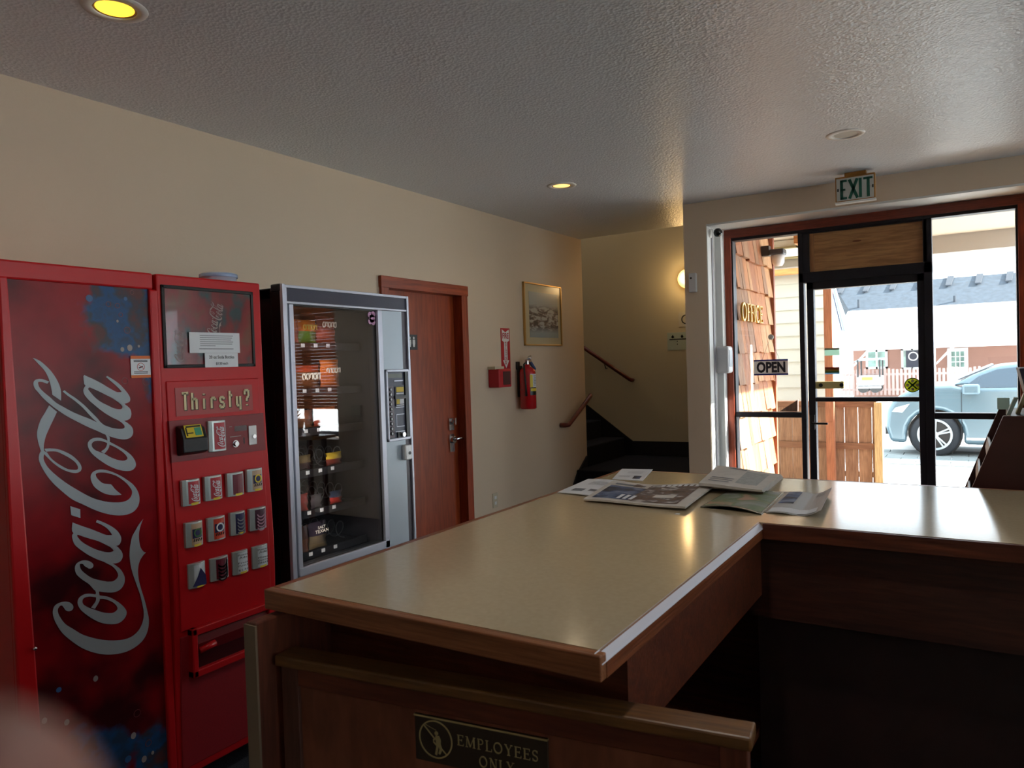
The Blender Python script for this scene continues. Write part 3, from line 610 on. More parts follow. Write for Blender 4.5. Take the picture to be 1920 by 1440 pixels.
a_ = y_(440, 809); g.bx(MB(), a_[0], a_[1], a_[0]+.055, a_[1]+.02, 0, .001).build('price_display', mat('dim_display', (60, 18, 24), .2), sm)
for pp, wn in (((430, 801), .012), ((431, 820), .05), ((431, 823), .045), ((449, 843), .045), ((450, 840), .04)):
    q = y_(*pp); g.bx(MB(), q[0], q[1], q[0]+wn, q[1]+.0022, 0, .0008).build('coin_text', M_PALE, sm)
# lower delivery door
zt, zb = .60, .12
bowed(YM+.03, SY1-.02, zb, zt, 0, .004).build('lower_panel', M_REDSP, sm, .003)
pL, pR = at(358, 1272, 0, SX+.03), at(497, 1140, 0, SX+.03)
dy0, dy1 = pL.y, SY1-.035; dz0, dz1 = pL.z+.01, pR.z
dz0, dz1 = at(358, 1272, 0, SX+.03).z, at(358, 1178, 0, SX+.03).z
mb = MB(); x0, x1 = SX+.0, SX+.05
for a_ in ((dy0, dz0, dy1, dz0+.028), (dy0, dz1-.028, dy1, dz1), (dy0, dz0, dy0+.022, dz1), (dy1-.022, dz0, dy1, dz1)): mb.box((x0, a_[0], a_[1]), (x1, a_[2], a_[3]))
dd = mb.build('delivery_frame', M_RED, sm, .005)
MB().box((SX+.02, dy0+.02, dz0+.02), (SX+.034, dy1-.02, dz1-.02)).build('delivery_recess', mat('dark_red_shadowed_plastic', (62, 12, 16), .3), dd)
MB().prism([(SX+.034, dy0+.022, dz1-.03), (SX+.045, dy0+.022, dz1-.06), (SX+.036, dy0+.022, dz1-.10)], (0, dy1-dy0-.044, 0)).build('delivery_flap', mat('delivery_flap_red', (110, 16, 22), .25), dd, .004)
MB().tube([(SX+.045, dy0+.03, dz1-.085), (SX+.05, dy0+.09, dz1-.075)], .012).build('flap_grip', M_RED, dd)
for pp in ((334, 1131), (62, 1215)):
    q = sp(*pp); MB().lathe((SX+.004, q.y, q.z), [(.006, 0), (.006, .01), (.003, .013), (0, .013)], (1, 0, 0), 12).build('screw', M_CHROME, sm)
# container on top
tb = at(410, 525, 0, -2.62); c = (-2.62, tb.y, SH)
cb = MB().lathe(c, [(0, 0), (.062, 0), (.066, .006), (.07, .040), (.072, .042), (.072, .052), (.066, .056), (0, .056)]).build('plastic_tub', mat('pale_blue_plastic', (196, 206, 222), .35))
tag(cb, 'small pale blue lidded tub on top of the soda machine', 'container')
MB().lathe(c, [(.0735, .038), (.0745, .04), (.0745, .05), (.0735, .052)]).build('tub_rim', mat('clear_blue_rim', (150, 176, 214), .2), cb)
# ------------------------------------------------------------------ snack machine
NX = -2.40; NY0, NY1, NH = 2.072, 2.868, 1.885
sn = thing('snack_vending_machine', (-2.8, 2.47, 0), 'tall black and silver snack vending machine with a dark glass front', 'vending machine')
def np_(px, py, dx=0): return at(px, py, 0, NX+dx)
M_NBLK = mat('snack_machine_black', (16, 14, 18), .35); M_ALU = mat('brushed_aluminium', (206, 210, 224), .35, .35); M_NGRY = mat('grey_panel', (168, 178, 192), .4, .1)
M_NAVY = mat('dark_navy_band', (44, 44, 66), .4)
Z0G = np_(572, 1062).z; GY0 = np_(556, 800).y; GY1 = np_(713, 800).y; Z1G = np_(551, 572).z-.004
ca = MB().box((-3.18, NY0, .05), (-3.14, NY1, NH-.01)).box((-3.18, NY0, .05), (NX-.06, NY0+.03, NH-.01)).box((-3.18, NY1-.2, .05), (NX-.06, NY1, NH-.01))
ca.box((-3.18, NY0, NH-.06), (NX-.06, NY1, NH-.01)).box((-3.18, NY0, .05), (NX-.06, NY1, .42)).build('cabinet', M_NBLK, sn, .006)
MB().box((NX-.06, NY0-.004, NH-.03), (NX-.0, NY0+.03, NH+.004)).build('top_corner', M_NBLK, sn, .006)
for yy in (NY0+.07, NY1-.07):
    for xx in (-3.1, NX-.15): MB().cyl((xx, yy, 0), (xx, yy, .06), .02).build('leg', M_BLACK, sn)
D = MB(); D.box((NX-.06, NY0, .06), (NX-.004, GY0, NH)); D.box((NX-.06, GY0, .06), (NX-.004, GY1, Z0G)); D.box((NX-.06, GY0, Z1G), (NX-.004, GY1, NH)); D.box((NX-.06, GY1, .06), (NX-.004, NY1, NH))
D.build('door', M_NBLK, sn, .003)
MB().box((NX-.006, NY0+.025, .06), (NX-.001, GY0-.02, NH-.01)).box((NX-.006, NY0+.025, .06), (NX-.001, GY1+.03, Z0G-.035)).build('grey_strip', M_NGRY, sn)
zb0 = np_(528, 564).z; zb1 = NH-.01
MB().box((NX-.006, NY0+.02, zb0), (NX+.002, NY1-.012, zb1)).build('top_band', M_NAVY, sn)
tr = MB()
def strip(y0, y1, z0, z1, d=.008): tr.box((NX-.006, y0, z0), (NX+d, y1, z1))
yl0, yl1 = NY0, np_(533, 800).y
strip(NY0-.002, NY0+.012, .06, NH+.002, .012); strip(NY0+.015, NY0+.025, .06, NH, .007)
strip(GY0-.022, GY0, Z0G-.03, Z1G+.006, .009); strip(GY1, GY1+.03, Z0G-.25, Z1G+.006, .010)
strip(NY0, NY1, NH-.012, NH, .008); strip(NY0+.02, NY1-.01, zb0-.01, zb0, .007)
strip(GY0-.02, GY1+.03, Z0G-.035, Z0G, .010); strip(NY1-.014, NY1, .06, NH, .010)
tr.build('silver_trim', M_ALU, sn, .002)
MB().box((NX-.004, GY1+.03, .2), (NX+.003, NY1-.05, zb0-.012)).build('side_panel', mat('pale_grey_enamel', (190, 204, 216), .35, .1), sn)
MB().box((NX-.006, NY1-.05, .2), (NX+.001, NY1-.014, zb0-.012)).build('edge_strip', mat('dusky_strip', (70, 62, 74), .4), sn)
MB().box((NX-.014, GY0, Z0G), (NX-.008, GY1, Z1G)).build('glass_door', glass_mat('tinted_machine_glass', (.88, .88, .9), .13), sn)
MB().box((NX-.07, GY0, .25), (NX-.02, GY1, .5)).build('delivery_bin', M_NBLK, sn)
# interior
for yy in (NY1-.21,): MB().box((-3.14, yy, .42), (NX-.07, yy+.01, NH-.06)).build('inner_wall', M_NBLK, sn)
TR = [(648, 585), (732, 590), (806, 592), (882, 598), (955, 605), (1029, 612)]
trz = []; M_COIL = mat('coil_wire', (150, 150, 150), .3, .8)
pT = MB().box
XT = NX-.11
for k, (py, px) in enumerate(TR):
    z = at(px, py, 0, XT).z; trz.append(z)
    t_ = MB().box((-3.1, GY0+.005, z-.012), (XT, GY1-.01, z-.004)).box((XT, GY0+.005, z-.022), (XT+.006, GY1-.01, z+.012)).build('tray', M_NBLK, sn)
    ys_ = [GY0+.06+.075*i for i in range(6)]
    for i, y in enumerate(ys_[:4]): MB().box((XT+.006, y, z-.008), (XT+.0075, y+.020, z+.008)).build('price_tag', M_PAPER, t_)
    for i in range(5):
        y = GY0+.075+.118*i; pts = []
        if y > GY1-.05: continue
        if k < 3 and i > 2: continue
        for q in range(0, 73): a_ = q/72*2*math.pi*6; pts.append((XT-.07-.35*(1-q/72), y+.038*math.sin(a_), z+.045-.038*math.cos(a_)))
        MB().tube(pts, .0022, 5).build('coil', M_COIL, t_)
random.seed(11)
def bag(x0, x1, yb, yt, cols, lab, deco=None, X=NX-.085, grp='snack bags in the vending machine', name='snack_bag', cat='snack bag'):
    p, q = at(x0, yb, 0, X), at(x1, yt, 0, X); y0, y1, z0, z1 = p.y, q.y, p.z, q.z; w_, h_ = y1-y0, z1-z0; N = 8; R = 10
    # stands on its tray: lower edge snaps to the nearest tray
    zt = min(trz, key=lambda t: abs(t-z0)); z0 = zt+.013; h_ = z1-z0
    th = min(.05, w_*.32); vs = []; fs = []
    for s in (1, -1):
        for j in range(R+1):
            for i in range(N+1):
                u, v = i/N, j/R; b = max(0, math.sin(math.pi*u))**.6*max(0, math.sin(math.pi*v))**.5
                rip = .004*math.sin(u*9+j)*(1-b)+.002*math.sin(u*14+v*17)
                vs.append((X-.02-(th/2)+s*(th/2*b+.0008)+rip*(s > 0), y0+w_*u*(1-.04*math.sin(math.pi*v))+.02*w_*math.sin(math.pi*v), z0+h_*v))
    M = (N+1)*(R+1)
    for s in range(2):
        for j in range(R):
            for i in range(N):
                a_ = s*M+j*(N+1)+i; fs.append((a_, a_+1, a_+N+2, a_+N+1))
    mb = MB(); mb.smooth = True; mb.add(vs, fs); mb.mi = []
    for s in range(2):
        for j in range(R):
            for i in range(N): v = (j+.5)/R; mb.mi.append(min(len(cols)-1, int(v*len(cols))))
    o = mb.build(name, [mat('foil_%02x%02x%02x' % c, c, .25, .0, var=.15, vs=14) for c in cols]); tag(o, lab, cat, grp)
    g = Fr((X-.02+.012, y0, z0), (0, 1, 0), (0, 0, 1))
    if deco: deco(g, w_, h_, o)
    return o
def scrib(c, v, hh, seedn):
    def f_(g, w, h, o):
        r = random.Random(seedn); mb = MB(); x = w*.18
        for i in range(5):
            g.ring(mb, x, h*v, w*.055, w*.03, 0, .003, 10, r.uniform(0, 90), r.uniform(200, 330), h*hh); g.line(mb, x+w*.05, h*(v-hh), x+w*.06, h*(v+hh*1.3), w*.025, 0, .003); x += w*.145
        mb.build('lettering', c, o)
    return f_
cw_ = mat('pale_print2', (226, 220, 206), .5); cy_ = mat('gold_print', (206, 170, 60), .5)
bag(552, 566, 643, 598, [(150, 60, 30), (190, 90, 40)], 'narrow orange snack bag at the left end of the top row')
bag(567, 602, 641, 600, [(70, 120, 40), (80, 130, 40), (226, 120, 30), (232, 126, 34)], 'orange and green snack bag with gold lettering in the top row', scrib(cy_, .66, .1, 1))
bag(604, 638, 641, 594, [(120, 40, 30), (150, 60, 40), (110, 26, 26), (90, 24, 24)], 'dark red snack bag with white lettering in the top row', scrib(cw_, .68, .09, 2))
bag(564, 610, 730, 684, [(110, 70, 46), (130, 84, 56), (200, 80, 50)], 'brown snack bag with white lettering in the second row', scrib(cw_, .5, .12, 3))
bag(612, 645, 728, 674, [(190, 96, 40), (206, 110, 46)], 'orange snack bag with a white patch in the second row', scrib(cw_, .6, .08, 4))
bag(562, 596, 805, 768, [(120, 76, 50), (150, 90, 60)], 'tan snack bag in the third row behind a plant reflection', None)
bag(600, 640, 806, 762, [(140, 60, 40), (170, 90, 50)], 'rust coloured snack bag in the third row', None)
bag(566, 592, 882, 852, [(60, 40, 40), (120, 100, 60)], 'dark candy bag with a yellow corner in the fourth row', None)
bag(622, 650, 880, 846, [(110, 50, 40), (190, 160, 50)], 'red and yellow candy bag in the fourth row', None)
bag(567, 585, 955, 925, [(150, 50, 40), (170, 60, 50)], 'red candy packet at the left of the fifth row', None)
bag(592, 612, 955, 925, [(60, 56, 60), (70, 66, 70)], 'dark grey candy packet in the fifth row', None)
bag(628, 650, 950, 918, [(150, 40, 34), (40, 50, 70)], 'red and navy candy packet at the right of the fifth row', None)
def salt(g, w, h, o):
    mb = MB(); text(mb, g, 'SALT', w*.5, h*.78, h*.1, .0035, w*.4, align='CENTER', bold=.02); text(mb, g, 'TEXAN', w*.5, h*.62, h*.12, .0035, w*.7, align='CENTER', bold=.02); mb.build('lettering', cw_, o)
bag(588, 622, 1030, 975, [(110, 96, 70), (96, 84, 64), (44, 34, 48), (40, 30, 44)], 'dark purple and beige snack bag at the bottom row', salt)
bag(571, 585, 1030, 985, [(110, 70, 50), (90, 60, 50)], 'small brown snack bag at the lower left of the bottom row', None)
tl = MB().cyl((NX-.09, GY0-.02, .62), (NX-.09, GY0-.02, 1.72), .012).build('added_fill_tube', mat('fill_tube_glow', (230, 230, 225), .5, emit=(255, 246, 230), es=1.2), sn)  # added glowing tube and area light, put in to brighten the bags
il = bpy.data.lights.new('bag_fill_light', 'AREA'); il.shape = 'RECTANGLE'; il.size = .03; il.size_y = 1.0; il.energy = .7; il.spread = math.radians(70); il.color = (1, .9, .76)
io = bpy.data.objects.new('bag_fill_light', il); COL.objects.link(io); io.location = (NX-.025, GY0+.012, 1.2); io.rotation_euler = Vector((.10, -.99, 0)).to_track_quat('Z', 'Y').to_euler()
# keypad panel
g0, g1 = np_(722, 828), np_(767, 692)
kz0, kz1 = np_(724, 829).z, np_(722, 693).z; ky0, ky1 = np_(722, 760).y, NY1-.018
kf = Fr((NX+.003, ky0, kz0), (0, 1, 0), (0, 0, 1)); kw, kh = ky1-ky0, kz1-kz0
mb = MB()
for a_ in ((0, 0, kw, .014), (0, kh-.014, kw, kh), (0, 0, .01, kh), (kw-.012, 0, kw, kh)): kf.bx(mb, a_[0], a_[1], a_[2], a_[3], 0, .014)
kp = mb.build('keypad_frame', M_ALU, sn, .003)
kf.bx(MB(), .008, .01, kw-.01, kh-.01, -.006, .004).build('keypad_panel', mat('slate_panel', (72, 78, 96), .4), kp)
kf.bx(MB(), kw*.8, .015, kw-.014, kh-.015, .003, .012).build('recess_edge', M_NBLK, kp)
kf.bx(MB(), kw*.08, kh*.88, kw*.72, kh*.94, .004, .006).build('price_display', mat('greenish_display', (112, 116, 108), .2), kp)
mb = MB(); kf.bx(mb, kw*.07, kh*.05, kw*.32, kh*.77, .004, .0052); mb.build('key_strip', mat('mauve_strip', (104, 92, 104), .4), kp)
for i in range(10):
    cy = kh*(.72-.068*i); mb = MB(); kf.disc(mb, kw*.19, cy, .010, .005, .010, 14, .009); b1 = mb.build('key', M_NBLK, kp)
    mb = MB(); kf.disc(mb, kw*.19, cy, .005, .010, .011, 10, .0065); mb.build('key_cap', M_PAPER, b1)
mb = MB()
for (u0, v0, u1, v1) in ((.36, .75, .78, .77), (.36, .83, .75, .845), (.4, .46, .76, .47), (.4, .36, .76, .37), (.4, .19, .76, .20), (.4, .19, .42, .37), (.36, .12, .76, .13)): kf.bx(mb, kw*u0, kh*v0, kw*u1, kh*v1, .004, .006)
mb.build('panel_lines', M_ALU, kp)
mb = MB(); kf.bx(mb, kw*.38, kh*.62, kw*.76, kh*.77, .004, .008); kf.bx(mb, kw*.34, kh*.585, kw*.8, kh*.63, .004, .014); kf.bx(mb, kw*.38, kh*.48, kw*.76, kh*.585, .004, .008); bn = mb.build('bill_slot', M_NBLK, kp)
mb = MB(); kf.bx(mb, kw*.42, kh*.68, kw*.74, kh*.75, .008, .009); kf.bx(mb, kw*.42, kh*.51, kw*.55, kh*.58, .008, .009); mb.build('yellow_decal', mat('yellow_print', 'd6ba28'), bn)
mb = MB(); kf.bx(mb, kw*.56, kh*.51, kw*.74, kh*.58, .008, .009); kf.bx(mb, kw*.42, kh*.485, kw*.74, kh*.50, .008, .009); kf.bx(mb, kw*.42, kh*.65, kw*.74, kh*.668, .008, .009); mb.build('white_decal', M_PAPER, bn)
mb = MB(); kf.disc(mb, kw*.62, kh*.08, .012, .004, .022, 18); mb.build('coin_knob', M_CHROME, kp)
kf.bx(MB(), kw*.42, kh*.035, kw*.56, kh*.12, .004, .012).build('coin_slot', M_NBLK, kp)
p, q = np_(757, 862), np_(771, 830)
lf = Fr((NX+.003, NY1-.085, p.z), (0, 1, 0), (0, 0, 1)); hh = q.z-p.z-.003
l_ = lf.bx(MB(), 0, 0, .05, hh, 0, .028).build('lock_housing', mat('pale_plate', (1, 1, 1)), sn, .006)
lf.disc(MB(), .03, hh*.45, .008, .028, .031, 14).build('keyhole', M_BLACK, l_)
# pink paper flower stuck on the glass
q = np_(699, 597); g = Fr((NX-.006, q.y, q.z), (0, 1, 0), (0, 0, 1)); mb = MB()
for dx, dy, r in ((0, 0, .02), (-.012, .016, .015), (.008, .02, .015), (-.012, -.014, .014), (.008, -.018, .014)): g.disc(mb, dx, dy, r, 0, .001, 14)
tag(mb.build('flower_sticker', mat('pink_sticker', (214, 160, 200), .6)), 'pink flower shaped sticker near the top of the snack machine glass', 'sticker')
# ------------------------------------------------------------------ counter
CX0, CX1, CY0, CYI, CY1, CT = -1.263, -.49, 1.015, 2.06, 2.868, 1.07
ct = thing('reception_counter', (-.7, 2.4, 0), 'L-shaped reception counter with beige laminate top and dark wood sides', 'counter')
def lam_mat():
    k = NT('beige_laminate'); k.b.inputs['Roughness'].default_value = .3
    n = k.n('ShaderNodeTexNoise', Scale=90.0, Detail=4.0); k.l(k.coord(), n.inputs['Vector'])
    k.l(k.ramp(n.outputs[0], ((.3, lin((186, 168, 136))), (.7, lin((193, 175, 143))))), k.b.inputs['Base Color'])
    n2 = k.n('ShaderNodeTexNoise', Scale=5.0, Detail=6.0); k.l(k.coord((3, 14, 1)), n2.inputs['Vector'])
    r = k.n('ShaderNodeMapRange'); k.l(n2.outputs[0], r.inputs[0]); r.inputs[3].default_value = .135; r.inputs[4].default_value = .145; k.l(r.outputs[0], k.b.inputs['Roughness']); k.b.inputs['Specular IOR Level'].default_value = 1.0
    return k.m
T = .022; RX = 2.4
L = [(CX0+T, CY0+T), (CX1-.011, CY0+T), (CX1-.011, CYI), (RX, CYI), (RX, CY1-T), (CX0+T, CY1-T)]
MB().prism([(x, y, CT-.035) for x, y in L], (0, 0, .035)).build('counter_top', lam_mat(), ct)
ez0 = CT-.042; ch = .013
MB().box((CX0, CY0, ez0), (CX1, CY0+T, CT-.0005)).build('front_edge', M_EDGE, ct, .0025)
MB().box((CX0, CY0+T, ez0), (CX0+T, CY1, CT-.0005)).build('left_edge', M_EDGEY, ct, .0025)
pr = [(CX1-.012, 0, ez0), (CX1, 0, ez0), (CX1, 0, CT-ch-.002), (CX1-.012, 0, CT+.0005)]
MB().prism([(x, CY0+T, z) for x, _, z in pr], (0, CYI-CY0-T, 0)).build('inner_edge', M_EDGEY, ct)
MB().prism([(x, CY0+T*.2, z) for x, z in ((CX1-.0125, CT+.0008), (CX1-.012, CT-.001), (CX1+.0004, CT-ch-.003), (CX1+.0012, CT-ch-.002))], (0, CYI-CY0-T*.3, 0)).build('chamfer_strip', mat('chamfer_highlight', (206, 204, 214), .3), ct)  # pale colour paints in the bright window highlight along this edge
MB().box((CX1, CYI-.012, ez0), (RX, CYI, CT-.001)).build('inner_front_edge', M_DARKWOOD, ct)
MB().box((CX0+T, CY1-T, ez0), (RX, CY1, CT-.0005)).build('back_edge', M_EDGE, ct, .002)
MB().box((-1.243, .952, 0), (-1.213, 2.84, 1.024)).build('side_panel', M_DARKWOODV, ct, .003)
MB().box((-1.245, .948, 0), (-1.211, .953, 1.02)).build('panel_end_strip', mat('pale_ply_edge', (128, 110, 88), .6), ct)
MB().box((-1.213, 1.15, 0), (-.535, 1.172, 1.028)).build('end_panel', M_DARKWOOD, ct)
MB().box((-.535, 1.15, .862), (-.505, 2.085, 1.028)).build('inner_apron', M_DARKWOOD, ct)
MB().box((-1.213, 1.222, .42), (-.54, 2.4, .44)).build('shelf', M_DARKWOOD, ct)
MB().box((-.535, 2.085, .80), (RX, 2.11, 1.028)).build('cross_apron', wood('shaded_apron_wood', (58, 30, 22), (84, 44, 30), (1.2, 14, 14), .5), ct)  # same counter wood, its colour darkened to carry the shade here
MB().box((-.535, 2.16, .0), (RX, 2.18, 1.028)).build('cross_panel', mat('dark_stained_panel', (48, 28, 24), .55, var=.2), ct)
MB().box((-1.213, 2.80, 0), (RX, 2.84, 1.028)).build('lobby_panel', M_DARKWOOD, ct)
MB().box((-1.213, 1.222, 0), (-1.2, 2.8, 1.028)).build('inner_lining', M_DARKWOOD, ct)
# gate
GA = math.atan2(.12, .924); gd = Vector((math.cos(GA), math.sin(GA), 0)); gn = Vector((gd.y, -gd.x, 0))
gt = thing('swing_gate', (-1.205, .985, 0), 'low wooden swing gate with a capped top rail below the counter end', 'gate', rz=GA)
G = Fr((-1.205, .987, 0), gd, (0, 0, 1)); GL = .925; GTz = .95
def gb(x0, z0, x1, z1, d0, d1): return G.bx(MB(), x0, z0, x1, z1, d0, d1)
M_RAILTOP = wood('gate_rail_wood', (100, 66, 34), (132, 90, 48), (1.2, 16, 16), .35, .1)
gb(0, GTz-.022, GL, GTz, -.058, 0).build('top_rail', M_RAILTOP, gt, .004)
gb(.008, .0+.08, .05, GTz-.022, -.045, -.010).build('stile', wood('gate_stile_wood', (90, 56, 44), (112, 70, 54), (14, 14, 1.2), .45), gt, .002)
gb(GL-.05, .08, GL-.008, GTz-.022, -.045, -.010).build('stile', M_DARKWOODV, gt, .002)
gb(.05, GTz-.06, GL-.05, GTz-.022, -.045, -.010).build('upper_rail', M_DARKWOOD, gt, .002)
gb(.05, .08, GL-.05, .15, -.045, -.010).build('lower_rail', M_DARKWOOD, gt, .002)
gb(.05, .14, GL-.05, GTz-.055, -.036, -.018).build('panel', wood('gate_panel_wood', (126, 72, 50), (146, 86, 60), (3, 3, .8), .4, .05), gt)
# sign on gate
go = G.p(0, 0, -.018)
def atp(px, py, o, n):
    d_ = CR*((px-960)/F_PX)-CU*((py-720)/F_PX)+CF; c0 = Vector((0, 0, CAMZ)); t = (o-c0).dot(n)/d_.dot(n); return c0+d_*t
p, q = atp(780, 1333, go, G.n), atp(1028, 1386, go, G.n)
sx0 = (p-G.o).dot(G.r); sx1 = (q-G.o).dot(G.r); zt = (p.z+q.z)/2; sw = sx1-sx0; shh = .085
S = Fr(G.p(sx0, zt-shh, -.018), G.r, (0, 0, 1))
sg = S.bx(MB(), 0, 0, sw, shh, 0, .005).build('employees_only_sign', mat('dark_olive_plate', (58, 46, 34), .35), gt); sg['label'] = 'dark brown sign reading EMPLOYEES ONLY beside a fishing figure'
S.bx(MB(), -.001, shh-.003, sw+.001, shh, 0, .007).build('upper_rim', mat('brass_print', (176, 158, 108), .4), sg)
M_BP = mat('brass_print', (1, 1, 1)); mb = MB(); cx, cy, R_ = sw*.165, shh*.52, shh*.40
S.ring(mb, cx, cy, R_, .0026, .005, .0062, 40)
S.line(mb, cx-R_*.72, cy+R_*.68, cx-R_*.05, cy+R_*.02, .0022, .005, .0062); S.line(mb, cx+R_*.28, cy-R_*.4, cx+R_*.66, cy-R_*.72, .002, .005, .0062)
S.line(mb, cx-R_*.62, cy+R_*.72, cx+R_*.05, cy+R_*.50, .0007, .005, .006)
S.disc(mb, cx+.002, cy+R_*.34, R_*.11, .005, .0062, 14)
for pl in ([(-.06,.2),(.16,.22),(.26,.02),(.24,-.3),(.02,-.34),(-.04,-.1)], [(-.04,.14),(-.22,-.02),(-.2,-.12),(-.02,.02)], [(-.2,-.1),(.04,-.3),(.0,-.36),(-.22,-.18)], [(.0,-.3),(.12,-.34),(.0,-.86),(-.12,-.82)], [(.1,-.3),(.26,-.26),(.34,-.5),(.2,-.78),(.1,-.74),(.18,-.5)]):
    S.poly(mb, [(cx+.002+a_*R_, cy+b*R_) for a_, b in pl], .005, .0062)
mb.build('fishing_figure_mark', M_BP, sg)
mb = MB(); serif(mb, S, 'EMPLOYEES', sw*.335, shh*.50, shh*.225, total=sw*.60, z0=.005, z1=.0062, gap=.12); serif(mb, S, 'ONLY', sw*.50, shh*.14, shh*.225, total=sw*.26, z0=.005, z1=.0062, gap=.12); mb.build('engraved_text', M_BP, sg)
# ------------------------------------------------------------------ papers on the counter
def sheet(name, lab, cat, px, th, m, blocks, curl=lambda u, v: 0, z=CT, group=None, n=10):
    c = [at(x, y, 2, z+th) for x, y in px]   # near-left, near-right, far-right, far-left
    def S_(u, v, dz=0):
        p = c[0]*(1-u)*(1-v)+c[1]*u*(1-v)+c[2]*u*v+c[3]*(1-u)*v; return Vector((p.x, p.y, z+th+.0004+curl(u, v)+dz))
    mb = MB(); vs = [S_(i/n, j/n) for j in range(n+1) for i in range(n+1)]
    vs += [Vector((p.x, p.y, z+.0004+max(0, p.z-(z+th+.0004))*.97)) for p in vs[:]]
    M = (n+1)**2; fs = []
    for j in range(n):
        for i in range(n):
            a_ = j*(n+1)+i; fs.append((a_, a_+1, a_+n+2, a_+n+1)); fs.append((M+a_, M+a_+n+1, M+a_+n+2, M+a_+1))
    for i in range(n):
        fs += [(i, M+i, M+i+1, i+1), (n*(n+1)+i, n*(n+1)+i+1, M+n*(n+1)+i+1, M+n*(n+1)+i), (i*(n+1), (i+1)*(n+1), M+(i+1)*(n+1), M+i*(n+1)), (i*(n+1)+n, M+i*(n+1)+n, M+(i+1)*(n+1)+n, (i+1)*(n+1)+n)]
    mb.add(vs, fs); o = tag(mb.build(name, m), lab, cat, group)
    bym = {}
    for nm, u0, v0, u1, v1, bm_ in blocks: bym.setdefault((nm, bm_), []).append((u0, v0, u1, v1))
    for lv, ((nm, bm_), bl) in enumerate(bym.items()):
        mb = MB()
        for u0, v0, u1, v1 in bl:
            k = 5; mb.add([S_(u0+(u1-u0)*i/k, v0+(v1-v0)*j/k, .0006+.0003*lv) for j in range(k+1) for i in range(k+1)], [(j*(k+1)+i, j*(k+1)+i+1, (j+1)*(k+1)+i+1, (j+1)*(k+1)+i) for j in range(k) for i in range(k)])
        mb.build(nm, bm_, o)
    return o
M_NEWS = mat('newsprint', (206, 200, 192), .8, var=.05, vs=30)
def photo_mat(name, stops, sc=9):
    k = NT(name); n = k.n('ShaderNodeTexNoise', Scale=sc, Detail=6.0, Distortion=.8); k.l(k.coord(), n.inputs['Vector'])
    k.l(k.ramp(n.outputs[0], [(p, lin(c)) for p, c in stops]), k.b.inputs['Base Color']); k.b.inputs['Roughness'].default_value = .55; return k.m
PH1 = photo_mat('newspaper_photo', [(.36, (38, 32, 34)), (.46, (90, 66, 54)), (.54, (60, 58, 66)), (.64, (200, 196, 196))], 16)
PHB = photo_mat('blue_photo', [(.38, (34, 40, 58)), (.5, (62, 84, 124)), (.62, (120, 134, 160))], 14)
PHG = photo_mat('green_photo', [(.38, (60, 84, 54)), (.5, (104, 126, 92)), (.62, (160, 140, 104))], 7)
def lines(u0, v0, u1, n, dv, m=M_GREYINK, h=.012, nm='text_lines'): return [(nm, u0, v0-dv*i, u1-(.03 if i % 3 == 2 else 0), v0-dv*i+h, m) for i in range(n)]
NG = 'papers lying on the counter'
sheet('flyer', 'small white flyer nearest the far left edge of the counter', 'flyer', [(1148, 898), (1205, 901), (1224, 880), (1166, 879)], .002, M_PAPER,
      [('photo', .62, .1, .86, .34, PHB)]+lines(.3, .72, .8, 3, .08)+lines(.12, .3, .5, 2, .07), group=NG)
sheet('newspaper', 'white printed newspaper half hidden under the colour newspaper', 'newspaper', [(1045, 923), (1120, 931), (1172, 903), (1103, 898)], .003, M_PAPER,
      [('headline', .22, .14, .5, .3, M_GREYINK), ('headline', .6, .2, .78, .32, M_GREYINK)]+lines(.3, .78, .9, 4, .06), lambda u, v: .003*math.sin(3*u), group=NG)
PHD = photo_mat('dark_photo', [(.34, (44, 34, 34)), (.46, (108, 84, 72)), (.55, (84, 76, 82)), (.66, (206, 202, 200))], 22)
sheet('newspaper', 'open colour newspaper with blue and brown pictures beside the white flyer', 'newspaper', [(1094, 935), (1285, 953), (1341, 911), (1150, 903)], .006, M_NEWS,
      [('blue_picture', .06, .08, .42, .72, PHB), ('brown_picture', .42, .06, .9, .93, PHD), ('masthead', .08, .78, .38, .86, M_GREYINK), ('small_photo', .27, .76, .36, .92, PH1)]
      + [('letters', .30+.06*i, .1, .335+.06*i, .30, M_PAPER) for i in range(3)]+[('letters', .52+.055*i, .84, .555+.055*i, .93, M_PAPER) for i in range(7)]+[('picture_patch', .6, .28, .8, .42, M_NEWS)],
      lambda u, v: .004*math.sin(7*u+2*v)*(.3+v)+.004*(1-v)*u, z=CT+.0045, group=NG)
for i in range(3):
    o_ = (5-2*i)
    sheet('newspaper', ['folded grey newspaper at the bottom of the stack near the entry glass', 'folded grey newspaper in the middle of the stack near the entry glass', 'grey newspaper lying on top of the stack with pale columns'][i], 'newspaper',
          [(1309+o_, 911-2*i), (1428+o_, 921-2*i), (1463+o_, 892-2*i), (1345+o_*.6, 883-2*i)], .0095, M_NEWS,
          [] if i < 2 else [('column_block', .52, .18, .86, .88, mat('grey_block', (170, 172, 168), .8, var=.15, vs=60))]+lines(.22, .9, .5, 1, .1, M_GREYINK, .05)+lines(.1, .34, .46, 3, .09, M_GREYINK, .03),
          (lambda u, v: .002*math.sin(5*u)) if i < 2 else (lambda u, v: .003*math.sin(4*u+1)+.010*(1-u)*v), z=CT+.0105*i, group=NG)
sheet('brochure', 'glossy green and brown picture brochure in front of the newspaper stack', 'brochure', [(1313, 950), (1428, 964), (1470, 923), (1362, 922)], .002, mat('glossy_brochure', (120, 122, 112), .25),
      [('cover_picture', .03, .04, .97, .96, photo_mat('brochure_picture', [(.34, (150, 152, 146)), (.45, (128, 136, 118)), (.53, (104, 126, 88)), (.64, (176, 142, 120))], 9))], lambda u, v: .012*math.sin(math.pi*u)*(1-v*.6), group=NG)
